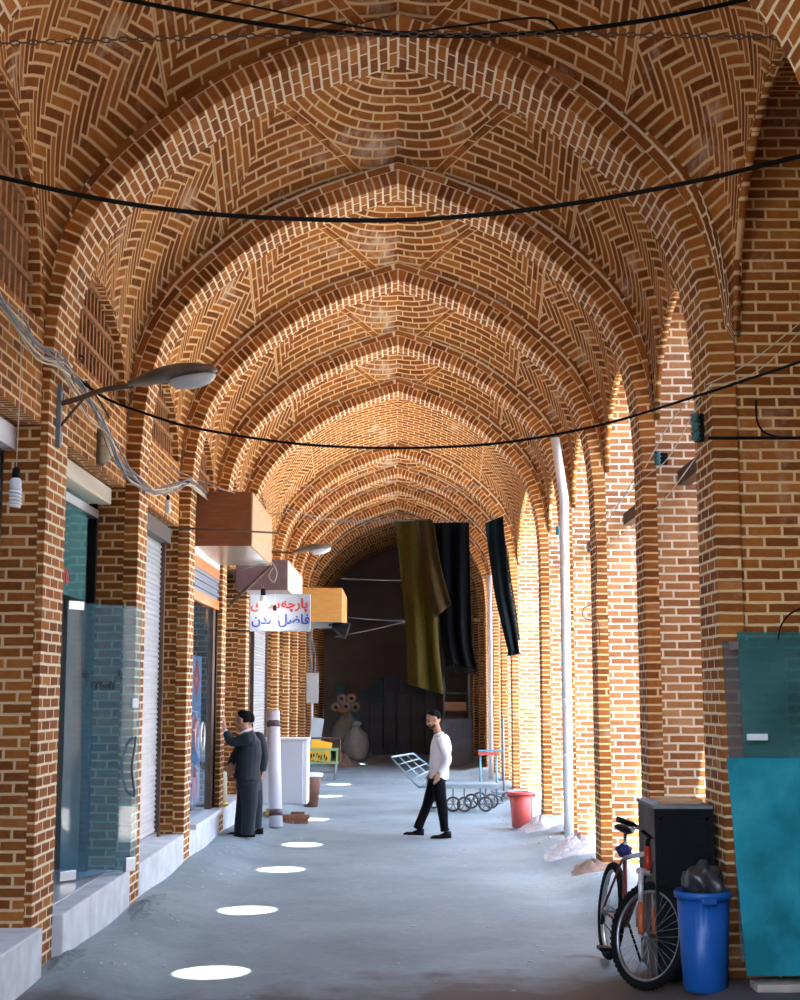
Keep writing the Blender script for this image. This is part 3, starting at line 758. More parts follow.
# ---------------- wooden hoods on the left
def hood(label, px0, px1, pyt, pyb, Y0, Y1, mf, ms, drop=.0):
    a = atY(px0, pyt, Y0); b = atY(px1, pyb, Y0); x0 = max(-2.37, a.x - .1) if False else a.x; x0 = -2.36
    r = empty('wooden_hood', (x0, Y0, b.z), 0, label, 'hood', 'box hoods over the left shopfronts')
    w_ = b.x - x0; h = a.z - b.z; L = Y1 - Y0
    bobj('front_panel', bx(0, w_, -.012, .012, 0, h), mf, r, bevel=.003)
    bm = bmesh.new(); abox(bm, w_ - .012, w_ + .012, .012, L, -.0, h); bobj('side_panel', bm, ms, r)
    bobj('top_panel', bx(0, w_ - .012, .012, L, h - .02, h), ms, r)
    bobj('end_panel', bx(0, w_ - .012, L - .02, L, 0, h - .02), mf, r)
    bobj('soffit_panel', bx(.0, w_ - .012, .012, L - .02, .0, .02), MSTEEL, r)
    return r
def wood(name, c1, c2, sc_=3):
    m, nt, b = newmat(name); tc = N(nt, 'ShaderNodeTexCoord'); mp = N(nt, 'ShaderNodeMapping'); mp.inputs['Scale'].default_value = (sc_, sc_, sc_ * 9)
    nt.links.new(tc.outputs['Object'], mp.inputs[0]); nz = N(nt, 'ShaderNodeTexNoise', _Scale=1.5, _Detail=5.0); nt.links.new(mp.outputs[0], nz.inputs['Vector'])
    nt.links.new(ramp(nt, nz.outputs[0], [(.35, c1), (.65, c2)]), b.inputs['Base Color']); b.inputs['Roughness'].default_value = .5
    return m
MWB = wood('brown_veneer', (.17, .045, .012), (.23, .07, .018)); MWT = wood('tan_veneer', (.50, .27, .12), (.58, .34, .16)); MWO = wood('orange_veneer', (.42, .20, .045), (.50, .25, .06))
hood('large dark brown wooden box hood jutting from the left wall above the striped shopfront', 195, 251, 492, 546, 15.43, 17.84, MWB, MWT)
hood('middle hood with a dull purple front and pinkish side above the shop name sign', 272, 287, 560, 590, 20.3, 23.4, plain('purple_grey_board', (.20, .14, .16), .7, noise=.1), plain('pink_board', (.58, .42, .36), .6, noise=.1))
hood('farthest hood, an orange-brown wooden box near the dark end', 315, 341, 588, 622, 26.3, 29.0, MWO, MWO)
# strut + post below the big hood
r = empty('hood_bracket', (-2.24, 17.6, 3.0), 0, 'brown diagonal steel bracket holding up the far end of the large hood', 'bracket')
pa = atY(230, 604, 17.6) - Vector((-2.24, 17.6, 3.0)); pb = atY(271, 566, 17.6) - Vector((-2.24, 17.6, 3.0))
bobj('strut', tube(bmesh.new(), [pa, pb], .022, 4), MRUST, r); bobj('tie_bar', tube(bmesh.new(), [pa + Vector((0, 0, .42)), pb + Vector((0, 0, .04))], .012, 4), MGREYM, r)
tag(bobj('steel_rod', tb([atY(168, 527, 14.2), atY(278, 533, 14.4)], .010, 6), MRUST), 'thin dark rod stretched level across the front of the large brown hood', 'rod')
tag(bobj('coiled_cable', tb(smooth_path([atY(272, 562, 17.4), atY(277, 572, 17.4), atY(274, 582, 17.4), atY(269, 576, 17.4), atY(273, 568, 17.4)], 6), .006, 5), MWHITEW), 'small loop of pale cable under the corner of the large hood', 'cable')
# loudspeaker lamp under the far hood
c = atY(342, 629, 26.5); r = empty('floodlight', c, 0, 'black floodlight hanging below the orange-brown far hood', 'floodlight')
bobj('lamp_body', lathe([(.05, -.2), (.09, -.1), (.16, .1), (.15, .12)], 16, Matrix.Rotation(1.9, 4, 'Y')), MBLACKM, r)
bobj('lamp_bracket', bx(-.25, .05, -.03, .03, .05, .09), MBLACKM, r)

# ---------------- shop sign
c = atY(280, 612.5, 18.2); r = empty('shop_sign', c, 0, 'white light-box sign with red and blue Persian lettering', 'sign')
bobj('sign_box', bx(-.39, .39, 0, .10, -.24, .24), plain('sign_white', (.42, .47, .54), .35), r, bevel=.008)
fr = bmesh.new()
for a in ((-.39, .39, -.004, .004, .222, .24), (-.39, .39, -.004, .004, -.24, -.222), (-.39, -.374, -.004, .004, -.222, .222), (.374, .39, -.004, .004, -.222, .222)): abox(fr, *a)
bobj('sign_frame', fr, plain('sign_frame_blue', (.36, .42, .52), .4), r)
def text(body, size, mat, parent, loc, rot, name, ex=.002, align='CENTER', space=1.0):
    cu = bpy.data.curves.new(name, 'FONT'); cu.body = body; cu.size = size; cu.extrude = ex; cu.align_x = align; cu.align_y = 'CENTER'; cu.offset = size * .02; cu.space_character = space
    o = bpy.data.objects.new(name, cu); C.objects.link(o); bpy.context.view_layer.update()
    me = bpy.data.meshes.new_from_object(o.evaluated_get(bpy.context.evaluated_depsgraph_get())); bpy.data.objects.remove(o)
    me.materials.clear(); me.materials.append(mat)
    q = bpy.data.objects.new(name, me); C.objects.link(q); q.parent = parent; q.location = loc; q.rotation_euler = rot; return q
MRED = plain('letter_red', (.62, .03, .02), .5); MBLUE = plain('letter_blue', (.03, .05, .36), .5)
# presentation forms in visual order
T1 = '\uFEEA\uFE7C'  # placeholder replaced below
def vis(codes): return ''.join(chr(c) for c in reversed(codes))
parche = [0xFB58, 0xFE8E, 0xFEAD, 0xFB7C, 0xFEEA]                  # pe-init alef-final re-isol che-init he-final
saray = [0xFEB3, 0xFEAE, 0xFE8D, 0xFBFC]                           # sin-init re-final alef-isol ye-isol
fazel = [0xFED3, 0xFE8E, 0xFEBF, 0xFEDE]                           # fe-init alef-final zad-init lam-final
tamaddon = [0xFE97, 0xFEE4, 0xFEAA, 0xFEE5]                        # te-init mim-medial dal-final nun-isol
text(vis(parche) , .175, MRED, r, (.19, -.006, .11), (PI / 2, 0, 0), 'lettering')
text(vis(saray), .175, MRED, r, (-.19, -.006, .105), (PI / 2, 0, 0), 'lettering')
text(vis(fazel), .175, MBLUE, r, (.185, -.006, -.095), (PI / 2, 0, 0), 'lettering')
text(vis(tamaddon), .175, MBLUE, r, (-.185, -.006, -.095), (PI / 2, 0, 0), 'lettering')
for zz in (.20, -.235): bobj('support_rod', tb([(-.80, .02, zz), (-.39, .02, zz)], .010, 6), MBLACKM, r)
# ================================================================== LEFT SHOPFRONTS
def glassmat(name, col, rough=.03, transm=1.0, mixd=None, alpha=1):
    """thin pane: tinted see-through plus a mirror reflection"""
    m, nt, b = newmat(name); out = [n for n in nt.nodes if n.type == 'OUTPUT_MATERIAL'][0]; nt.nodes.remove(b)
    tr = nt.nodes.new('ShaderNodeBsdfTransparent'); tr.inputs[0].default_value = (*col, 1)
    gl = nt.nodes.new('ShaderNodeBsdfGlossy'); gl.inputs['Roughness'].default_value = rough; gl.inputs[0].default_value = (.9, .95, 1, 1)
    fr = nt.nodes.new('ShaderNodeFresnel'); fr.inputs[0].default_value = 1.6
    ge = nt.nodes.new('ShaderNodeNewGeometry'); ff = M2(nt, 'MULTIPLY', fr.outputs[0], M2(nt, 'SUBTRACT', 1.0, ge.outputs['Backfacing']))
    mx = nt.nodes.new('ShaderNodeMixShader'); nt.links.new(ff, mx.inputs[0]); nt.links.new(tr.outputs[0], mx.inputs[1]); nt.links.new(gl.outputs[0], mx.inputs[2])
    last = mx
    if mixd:
        df = nt.nodes.new('ShaderNodeBsdfDiffuse'); df.inputs[0].default_value = (*mixd[:3], 1)
        m2 = nt.nodes.new('ShaderNodeMixShader'); m2.inputs[0].default_value = mixd[3]; nt.links.new(last.outputs[0], m2.inputs[1]); nt.links.new(df.outputs[0], m2.inputs[2]); last = m2
    nt.links.new(last.outputs[0], out.inputs[0]); return m
GDOOR = glassmat('door_glass', (.74, .90, .95), mixd=(.20, .46, .58, .12))
GTRAN = glassmat('transom_glass', (.55, .78, .78), mixd=(.12, .34, .34, .35))
MTILE = plain('entrance_tile', (.62, .68, .72), .12, noise=.1, nscale=2)
# -- bay 1 : frameless glass shopfront with an open door leaf
XS = -2.60
r = empty('glass_shopfront', (XS, 9.66, .40), 0, 'teal frameless glass shopfront with red numerals behind the open glass door', 'shopfront')
bobj('transom_pane', bx(-.006, .006, .0, 1.95, 2.22, 3.15), GTRAN, r)
bobj('fixed_pane', bx(-.006, .006, .0, .62, 0.02, 2.21), GDOOR, r)
bobj('door_post', bx(-.035, .035, 2.17, 2.23, 0, 3.2), MBLACKM, r)
bobj('roller_box', bx(-.10, .14, 0, 2.25, 3.06, 3.2), plain('roller_box_cream', (.66, .60, .48), .4), r, bevel=.01)
bobj('head_rail', bx(-.03, .05, 0, 2.17, 2.93, 3.0), MSTEEL, r)
bobj('entrance_floor', bx(-1.4, .2, 0, 2.3, -.0, .006), MTILE, r)
bobj('inner_partition', bx(-1.1, -.9, .0, 2.3, .01, 2.6), plain('shop_inner_wall', (.07, .10, .12), .6), r)
num = text('\u06F5\u06F2\u06F5', .17, MRED, r, (.014, 1.18, 2.36), (PI / 2, 0, PI / 2), 'numerals')
# -- the open leaf
hx, hy, fx_, fy_ = -2.62, 11.12, -2.155, 11.80
ang = math.atan2(fy_ - hy, fx_ - hx); wd = math.hypot(fx_ - hx, fy_ - hy)
r = empty('glass_door', (hx, hy, .42), ang, 'open frameless glass door leaf with chrome patch fittings on the left', 'glass door')
bobj('pane', bx(0, wd, -.005, .005, .012, 2.16), GDOOR, r)
bobj('patch_fitting', bx(-.005, .16, -.016, .016, 2.10, 2.17), MSTEEL, r, bevel=.003); bobj('patch_fitting', bx(-.005, .16, -.016, .016, .0, .07), MSTEEL, r, bevel=.003)
bobj('door_lock', bx(wd - .13, wd - .02, -.02, .02, .0, .11), MSTEEL, r, bevel=.004)
for sgn in (-1, 1):
    pts = smooth_path([(wd - .05, sgn * .012, .60), (wd - .09, sgn * .05, .66), (wd - .13, sgn * .06, .84), (wd - .09, sgn * .05, 1.02), (wd - .05, sgn * .012, 1.08)], 6)
    bobj('door_handle', tb(pts, .011, 10), plain('handle_dark_chrome', (.12, .16, .2), .25, .9), r)
bobj('upper_latch', bx(wd - .10, wd - .03, -.02, .02, 1.32, 1.40), MWHITE, r, bevel=.004)
MINK = plain('black_lettering', (.004, .004, .005), .6)
text('\u06F2\u06F2\u06F2\u06F0\u06F6\u06F2\u06F2', .085, MINK, r, (.40, -.007, 1.50), (PI / 2, 0, 0), 'lettering')
text(vis([0xFB58, 0xFEFC]) , .07, MINK, r, (.58, -.007, 1.60), (PI / 2, 0, 0), 'lettering')
text('\u06F2\u06F2\u06F1', .06, MINK, r, (.20, -.007, 1.58), (PI / 2, 0, 0), 'lettering')
# -- bay 0: dark doorway frame
r = empty('shop_doorway', (-2.62, 6.7, .40), 0, 'pale doorway head with a dark opening at the extreme left edge', 'doorway')
bobj('head_box', bx(-.1, .1, 0, 2.4, 3.05, 3.2), MWHITE, r); bobj('door_panel', bx(-.02, .02, 0, 2.35, 0, 3.05), plain('door_dark_blue', (.05, .07, .09), .4), r)
# -- bay 2 : roller shutter
def shutter(label, x, y0, y1, z0, z1, mat):
    r = empty('roller_shutter', (x, y0, z0), 0, label, 'roller shutter')
    L = y1 - y0; H = z1 - z0; pitch = .052; n = int(H / pitch); mb = MB(); P = []
    for i in range(n * 4 + 1):
        z = i / 4 * pitch; dx = .014 * [0, 1, .75, .1][i % 4]
        P.append([(dx, 0, z), (dx, L, z)])
    mb.grid(P, None, 0, False, flip=True); mb.build('slat_curtain', mat, r, merge=True)
    bobj('guide_rail', bx(-.02, .05, L - .01, L + .05, 0, H), MRUST, r); bobj('guide_rail', bx(-.02, .05, -.05, .01, 0, H), MRUST, r)
    bobj('bottom_bar', bx(-.01, .03, 0, L, -.005, .05), MSTEEL, r)
    bobj('head_box', bx(-.14, .10, -.02, L + .04, H - .0, H + .16), plain('shutter_head', (.10, .08, .07), .7), r)
    return r
MSLAT = plain('galvanised_slats', (.62, .66, .68), .35, .55, noise=.08)
MSLATW = plain('white_slats', (.74, .80, .82), .45, .1, noise=.05)
shutter('closed galvanised roller shutter between the open glass door and the brown brick jamb', -2.50, 12.50, 14.68, .40, 3.42, MSLAT)
# -- bay 3 : striped fascia and rug shop door
r = empty('rug_shopfront', (-2.335, 15.42, .40), 0, 'shopfront with orange striped fascia and a rug hanging behind its glass', 'shopfront')
bobj('frame_post', bx(-.03, .05, 2.30, 2.38, 0, 3.0), MBLACKM, r); bobj('frame_post', bx(-.03, .04, 2.02, 2.22, 0, 3.0), MRUST, r)
bobj('frame_post', bx(-.03, .04, 0, .06, 0, 2.7), MBLACKM, r); bobj('sill', bx(-.05, .16, 0, 2.35, -.0, .05), plain('white_sill', (.7, .75, .8), .4), r)
bobj('glass_pane', bx(-.005, .005, .06, 2.02, .05, 2.48), glassmat('clear_glass', (.88, .95, .97), mixd=(.3, .5, .6, .04)), r)
z = 2.50
for nm, h, mt in (('orange_stripe', .12, (.75, .22, .05)), ('slat_stripe', .26, None), ('orange_stripe', .12, (.75, .25, .06)), ('white_fascia', .40, (.78, .78, .76))):
    if mt: bobj(nm, bx(.0, .06, 0, 2.40, z, z + h - .005), plain(nm, mt, .45), r)
    else:
        bm = bmesh.new()
        for q in range(6): abox(bm, .0, .05 + .01 * (q % 2), 0, 2.40, z + q * h / 6, z + (q + 1) * h / 6 - .008)
        bobj(nm, bm, plain('grey_blue_slats', (.22, .26, .32), .4, .3), r)
    z += h
ring = [(.03, 1.30 + .16 * math.cos(a), .95 + .16 * math.sin(a)) for a in [2 * PI * k / 24 for k in range(24)]]
bobj('ring_handle', tb(ring, .014, 8, closed=True), MSTEEL, r)
# rug behind the glass
m, nt, b = newmat('rug_pattern'); tc = N(nt, 'ShaderNodeTexCoord'); sx = N(nt, 'ShaderNodeSeparateXYZ'); nt.links.new(tc.outputs['Object'], sx.inputs[0])
yy = M2(nt, 'SNAP', sx.outputs[1], .035); zz = M2(nt, 'SNAP', sx.outputs[2], .05)
cy = M2(nt, 'ABSOLUTE', M2(nt, 'SUBTRACT', yy, .50)); cz = M2(nt, 'ABSOLUTE', M2(nt, 'SUBTRACT', M2(nt, 'FLOORED_MODULO', M2(nt, 'ADD', zz, .1), .62), .31))
dd = M2(nt, 'ADD', M2(nt, 'MULTIPLY', cy, .9), cz)
wv = M2(nt, 'SINE', M2(nt, 'MULTIPLY', M2(nt, 'ADD', cy, cz), 60.0))
mk = M2(nt, 'LESS_THAN', dd, .27); mk2 = M2(nt, 'LESS_THAN', dd, .09)
base = mixc(nt, M2(nt, 'GREATER_THAN', wv, .2), (.10, .20, .42), (.32, .42, .60))
nt.links.new(mixc(nt, mk2, mixc(nt, mk, base, (.62, .05, .04)), (.62, .34, .28)), b.inputs['Base Color']); b.inputs['Roughness'].default_value = .9
o = bobj('hanging_rug', bx(-.012, .012, 0, .95, 0, 1.75), m, None, loc=(-2.42, 16.35, .55)); tag(o, 'blue woven rug with red stepped medallions hanging behind the shop glass', 'rug')
o = bobj('shop_curtain', bx(-.01, .01, 0, .5, 0, 1.9), plain('teal_net_curtain', (.25, .42, .40), .8, noise=.3, nscale=30), None, loc=(-2.45, 15.8, .50)); tag(o, 'pale teal net curtain behind the glass left of the blue rug', 'curtain')
o = bobj('shop_backdrop', bx(-.01, .01, 0, 2.2, 0, 3), plain('shop_dark', (.05, .07, .08), .8), None, loc=(-2.95, 15.5, .41)); tag(o, 'dark board deep inside the striped shopfront', 'board')
# -- bay 4 : dark opening with a stove
r = empty('shop_doorway', (-2.62, 18.33, .40), 0, 'open brown-framed doorway the man in the suit is looking into', 'doorway')
bobj('door_frame', bx(-.04, .04, 2.20, 2.34, 0, 3.2), MBLACKM, r); bobj('door_frame', bx(.04, .09, 2.26, 2.32, 0, 3.2), MWHITE, r); bobj('back_panel', bx(-.6, -.55, 0, 2.3, 0, 3.2), plain('stove_room', (.12, .09, .07), .8), r)
c = atX(225, 790, -2.38); r = empty('gas_heater', (-2.38, 18.62, .40), 0, 'old cream gas heater standing in the doorway behind the suited man', 'heater')
bobj('heater_body', lathe([(.12, .05), (.15, .08), (.15, .42), (.10, .46), (.04, .48)], 20), plain('cream_enamel', (.62, .55, .36), .4), r)
bobj('heater_base', lathe([(.17, 0), (.17, .05), (.13, .06)], 20), plain('heater_brass', (.45, .30, .06), .4, .5), r)
# -- bays 5.. : shutters
for lab, y0, y1 in (('white roller shutter beyond the doorway, partly behind the white cabinet', 21.2, 22.9), ('white roller shutter far down the left wall', 26.6, 28.6), ('farthest white roller shutter on the left', 29.2, 31.0), ('galvanised shutter in the long bay before the far hood', 23.6, 26.0)):
    shutter(lab, -2.46, y0, y1, .40, 3.42, MSLATW if 'white' in lab else MSLAT)
tag(bobj('brick_infill', MB().box(-2.7, -2.40, 22.95, 23.5, .4, 3.6) and bmesh.new(), MBRICK), None) if False else None
# electric box
c = atX(318, 690, -2.24); Yb = 33.9
r = empty('electric_box', (-2.22, Yb + .2, atY(310, 703, Yb).z), 0, 'grey electric meter box on the far left pilaster below loose cables', 'electric box')
bobj('box_body', bx(0, .30, -.1, .12, 0, .72), plain('box_grey', (.46, .47, .46), .5, noise=.1), r, bevel=.015); bobj('box_door', bx(.03, .27, -.112, -.1, .05, .66), plain('box_grey_door', (.50, .51, .50), .5), r)
bobj('conduit', tb([(.15, 0, -1.4), (.15, 0, 0)], .03, 8), MWHITE, r)
for k in range(4): bobj('loose_cable', tb(smooth_path([(.1 + .04 * k, 0, .7), (.16 + R.uniform(-.06, .06), 0, 1.1), (.1 + R.uniform(-.06, .06), 0, 1.6), (.12 + .03 * k, 0, 2.2)], 5), .016, 5), MWIREG, r)
# ================================================================== THINGS ON THE FLOOR
# ---------------- white fridge-like cabinet, roll, bricks
Yc = 20.6; xr = atY(304, 790, Yc).x; xl = xr - .62
r = empty('white_cabinet', (xl, Yc, .12), 0, 'white metal cabinet raised on bricks beside the suited man', 'cabinet')
bobj('carcass', bx(0, .66, .012, .55, .14, 1.06), MWHITE, r, bevel=.01); bobj('door', bx(.02, .60, -.012, .012, .16, 1.04), plain('pale_blue_white', (.62, .68, .76), .4), r, bevel=.006)
bobj('top_panel', bx(-.015, .68, -.02, .57, 1.06, 1.085), MWHITE, r, bevel=.005)
MB2 = plain('loose_brick', (.26, .12, .07), .85, noise=.25, nscale=12)
g0 = ground(-1.5, Yc)
for k, (bx_, by_, bz_, lab) in enumerate([(.36, .02, 0, 'lower left brick under the right front corner of the white cabinet'), (.58, .02, 0, 'lower right brick under the front corner of the white cabinet'), (.40, .03, .065, 'upper left brick under the white cabinet corner'), (.60, .03, .065, 'upper right brick under the white cabinet corner')]):
    o = bobj('loose_brick', bx(-.1, .1, -.05, .05, 0, .06), MB2, None, bevel=.004, loc=(xl + bx_, Yc + by_, g0 + bz_)); tag(o, lab, 'brick', 'bricks under the white cabinet')
for k, (bx_, lab) in enumerate([(.08, 'brick under the left rear of the white cabinet'), (.5, 'brick under the right rear of the white cabinet')]):
    o = bobj('loose_brick', bx(-.1, .1, -.05, .05, 0, .13), MB2, None, bevel=.004, loc=(xl + bx_, Yc + .48, g0)); tag(o, lab, 'brick', 'bricks under the white cabinet')
o = bobj('yellow_container', lathe([(.07, 0), (.08, .02), (.08, .11), (.05, .125)], 14), plain('dull_yellow', (.62, .38, .05), .5), None, loc=(xl + .16, Yc - .05, ground(-1.9, Yc))); tag(o, 'small yellow tub on the floor under the white cabinet', 'tub')
# roll
p0 = Vector((atY(276, 826, 19.6).x, 19.6, ground(-1.7, 19.6))); p1 = atY(273, 725, 19.9); p1.z = max(p1.z, 1.6)
r = empty('plastic_roll', p0, 0, 'tall white roll of sheeting leaning beside the suited man', 'roll')
d = p1 - p0
MROLL = plain('roll_white', (.72, .74, .84), .4)
bobj('sheeting', tb([Vector((0, 0, .012)), d * .5, d], .092, 24), MROLL, r)
for t in (.10, .86): bobj('tape_band', tb([d * t, d * (t + .055)], .0945, 24), plain('band_brown', (.10, .06, .07), .5), r)
bobj('core', tb([d * .99, d * 1.006], .045, 16), plain('card_core', (.35, .25, .16), .8), r)
# bin with white lid
c = atZ(310, 803, .1); r = empty('lidded_bin', (c.x, 23.6, ground(c.x, 23.6)), 0, 'brown tapered bin with a round white lid beyond the white cabinet', 'bin')
r.location.x = atY(311, 785, 23.6).x
bobj('bin_body', lathe([(.11, 0), (.16, .42), (.165, .50)], 20), plain('bin_brown', (.20, .09, .06), .6, noise=.2), r); bobj('lid', lathe([(.19, .49), (.20, .50), (.20, .545), (.12, .56), (0, .565)], 24), MWHITE, r)
# market cart with yellow box
Yk = 30.5; xk = (321 - 398) / F * Yk; g = ground(xk, Yk)
r = empty('green_cart', (xk, Yk, g), 0, 'small green and brown steel cart parked at the far left', 'cart')
MGRN = plain('cart_green', (.22, .32, .12), .5, noise=.15)
bobj('deck', bx(-.40, .40, -.25, .25, .34, .38), MGRN, r)
for q in range(6): bobj('slat', bx(-.38 + q * .152 - .022, -.38 + q * .152 + .022, -.27, -.25, .38, .66), MGRN, r)
bobj('rail', bx(-.41, .41, -.28, -.25, .62, .67), MGRN, r)
bobj('hoop', tb(smooth_path([(-.42, .24, .34), (-.42, .24, .80), (-.36, .24, .86), (.36, .24, .86), (.42, .24, .80), (.42, .24, .34)], 5), .018, 6), MRUST, r)
for sx_ in (-.35, .35):
    for sy_ in (-.22, .22): bobj('leg', tb([(sx_, sy_, .34), (sx_ * .95, sy_, 0)], .018, 6), MGREYM, r)
bobj('under_shelf', bx(-.36, .36, -.22, .22, .14, .16), MGREYM, r)
o = bobj('yellow_crate', bx(-.22, .22, -.02, .02, 0, .44), plain('yellow_plastic', (.85, .42, .02), .4), None); o.location = (xk - .02, Yk - .12, g + .39); o.rotation_euler = (-.25, .18, 0); tag(o, 'orange-yellow panel with black markings leaning in the green cart', 'panel')
bm = bmesh.new()
for q in range(7): abox(bm, -.19 + q * .055, -.16 + q * .055, -.026, -.0205, .04 + .03 * (q % 2), .12 + .02 * (q % 3))
bobj('black_marking', bm, MINK, o)
# white panel leaning
c = atY(322, 726, 34.6); o = bobj('white_board', bx(-.16, .12, -.012, .012, -.42, .42), plain('board_white', (.62, .70, .76), .4), None, bevel=.004); o.location = (c.x - .1, 34.0, ground(c.x, 34) + .75); o.rotation_euler = (0, .16, 0)
bobj('board_leg', bx(-.02, .02, -.01, .01, -.74, -.42), MGREYM, o)
tag(o, 'pale blue-white board standing on the far left below the electric box', 'board')
# dirt pile
def heap(name, label, x, y, rx, ry, h, mat, seed=1, cat='heap', kind='stuff'):
    rr = random.Random(seed); mb = MB(); n = 26; P = []
    for i in range(n + 1):
        a = 2 * PI * i / n; row = []
        for j in range(9):
            t = j / 8; k = 1 + .14 * math.sin(3 * a + seed) + .07 * math.sin(7 * a)
            X_, Y_ = rx * t * k * math.cos(a), ry * t * k * math.sin(a); row.append((X_, Y_, ground(x + X_, y + Y_) - ground(x, y) + h * (math.cos(PI * t) * .5 + .5) ** 1.3 * (1 + .3 * math.sin(5 * a + t * 9 + seed)) - .006))
        P.append(row)
    for j in range(9): P[n][j] = P[0][j]
    mb.grid(P, flip=False); o = mb.build(name, mat); o.location = (x, y, ground(x, y))
    return tag(o, label, cat, None, kind)
MDIRT = plain('brown_dirt', (.20, .14, .11), .95, noise=.3, nscale=12, bump=.6); MRUB = plain('grey_rubble', (.50, .50, .50), .9, noise=.3, nscale=22, bump=.9)
heap('dirt_heap', 'low brown heap of dirt beyond the green cart', -1.45, 36.5, .6, .7, .30, MDIRT, 2)
heap('dirt_heap', 'thin spill of brown dirt in front of the stacked boxes', -.6, 41.5, 1.5, 1.2, .05, MDIRT, 5)
heap('rubble_heap', 'grey rubble heap around the foot of the tall drainpipe', 2.02, 16.3, .46, .8, .13, MRUB, 3)
heap('rubble_heap', 'low rubble along the foot of the fourth right pilaster', 1.92, 19.4, .35, .9, .10, MRUB, 7)
heap('rubble_heap', 'reddish dirt spilling at the foot of the third right pilaster', 1.98, 14.7, .30, .5, .08, MDIRT, 9)
MKERB = plain('kerb_dust', (.20, .25, .265), .95, noise=.25, nscale=16, bump=.8)
heap('rubble_heap', 'rough cement spill at the foot of the second left pilaster', -2.1, 12.0, .16, .9, .04, MKERB, 11)
heap('rubble_heap', 'rough cement spill at the foot of the nearest left pilaster', -2.2, 9.6, .14, .6, .035, MKERB, 12)
# pebbles and chips on the floor
bm = bmesh.new(); rr = random.Random(5)
for i in range(420):
    y = rr.uniform(9, 34); x = rr.choice([rr.uniform(-2, 2), rr.uniform(-2.1, -1.6), rr.uniform(1.5, 2.1)]); s_ = rr.uniform(.006, .022)
    M = Matrix.Translation((x, y, ground(x, y))) @ Matrix.Rotation(rr.uniform(0, 6), 4, 'Z') @ Matrix.Diagonal((s_ * rr.uniform(.8, 1.8), s_, s_ * .6, 1))
    bmesh.ops.create_icosphere(bm, subdivisions=1, radius=1, matrix=M)
tag(bobj('pebbles', bm, MRUB), 'grit and small chips scattered over the floor', 'grit', None, 'stuff')

# ---------------- sacks and the dark end
MSACK = plain('grey_sack', (.42, .46, .52), .85, noise=.15, nscale=6, bump=.3)
def sack(label, px, py0, py1, Y, w_, mat, name='sack'):
    c = atY(px, py1, Y); h = atY(px, py0, Y).z - ground(c.x, Y); bm = lathe([(w_ * .7, 0.0), (w_ * 1.0, h * .12), (w_ * 1.02, h * .45), (w_ * .82, h * .75), (w_ * .35, h * .93), (w_ * .28, h)], 22)
    rr = random.Random(int(px))
    for v in bm.verts: a = math.atan2(v.co.y, v.co.x); v.co.x *= 1 + .09 * math.sin(3 * a + v.co.z * 5 + px); v.co.y *= 1 + .1 * math.sin(4 * a + v.co.z * 7)
    r = empty(name, (c.x, Y, ground(c.x, Y)), 0, label, 'sack'); bobj('sack_body', bm, mat, r, smooth=True)
    bobj('tied_neck', lathe([(w_ * .3, 0), (w_ * .42, .05), (w_ * .38, .12), (0, .15)], 14, Matrix.Translation((0, 0, h))), mat, r); return r, h
s1, hs = sack('bulging grey sack at the left of the dark end, with rolls piled on top', 346, 712, 748, 40.5, .46, MSACK)
s2, h2 = sack('smaller grey sack tucked in front of the big one', 356, 726, 750, 39.6, .36, MSACK)
zz = s1.location.z + hs + .14
MROLLP = plain('paper_rolls', (.42, .33, .29), .8, noise=.2)
for k, (dx, dz, lab) in enumerate([(-.28, .0, 'left one of the pale rolls piled on the big grey sack'), (.0, .02, 'middle one of the lower pale rolls on the big grey sack'), (.27, .0, 'right one of the pale rolls on the big grey sack'), (-.12, .24, 'upper left pale roll on the big grey sack'), (.16, .25, 'upper right pale roll on the big grey sack')]):
    c = Vector((s1.location.x + dx, s1.location.y, zz + dz)); o = bobj('fabric_roll', tb([(0, -.35, 0), (0, .35, 0)], .135, 14), MROLLP, None, loc=c); bobj('roll_core', tb([(0, -.353, 0), (0, -.345, 0)], .05, 10), MDARK, o); tag(o, lab, 'roll', 'pale rolls on the sack')
o = bobj('yellow_rag', lathe([(.16, 0), (.19, .04), (.10, .1), (0, .12)], 12), plain('rag_yellow', (.45, .28, .05), .8), None, loc=(s1.location.x - .12, s1.location.y - .30, s1.location.z + hs - .02)); tag(o, 'crumpled yellow rag at the neck of the big grey sack', 'rag')
MBOXD = plain('dark_box', (.16, .19, .27), .75, noise=.2, nscale=4); MBOXG = plain('dark_green_box', (.09, .17, .21), .75, noise=.2, nscale=4)
boxes = [ # px0, px1, top py, Y, mat, words
 (357, 370, 700, 43.6, 0, 'narrow dark slab box'), (371, 383, 703, 43.2, 0, 'short dark slab box with a light top edge'), (384, 396, 687, 43.4, 0, 'tallest dark slab box in the front row'),
 (397, 410, 692, 43.3, 0, 'dark slab box left of the olive cloth'), (411, 424, 696, 43.5, 0, 'dark slab box below the olive cloth hem'), (425, 437, 690, 43.4, 0, 'dark slab box beside the walking man'),
 (346, 358, 700, 44.6, 1, 'dark green box at the left of the rear row'), (359, 372, 690, 45.0, 1, 'broad rear box behind the narrow slab'), (373, 384, 678, 45.1, 1, 'tall rear box left of the middle'),
 (385, 399, 676, 45.2, 0, 'tall rear box in the middle of the back row'), (400, 414, 682, 45.0, 0, 'rear box right of the middle'), (415, 432, 684, 45.2, 1, 'rear box half hidden by the cloths'), (336, 346, 684, 45.3, 1, 'rear box at the far left of the dark end')]
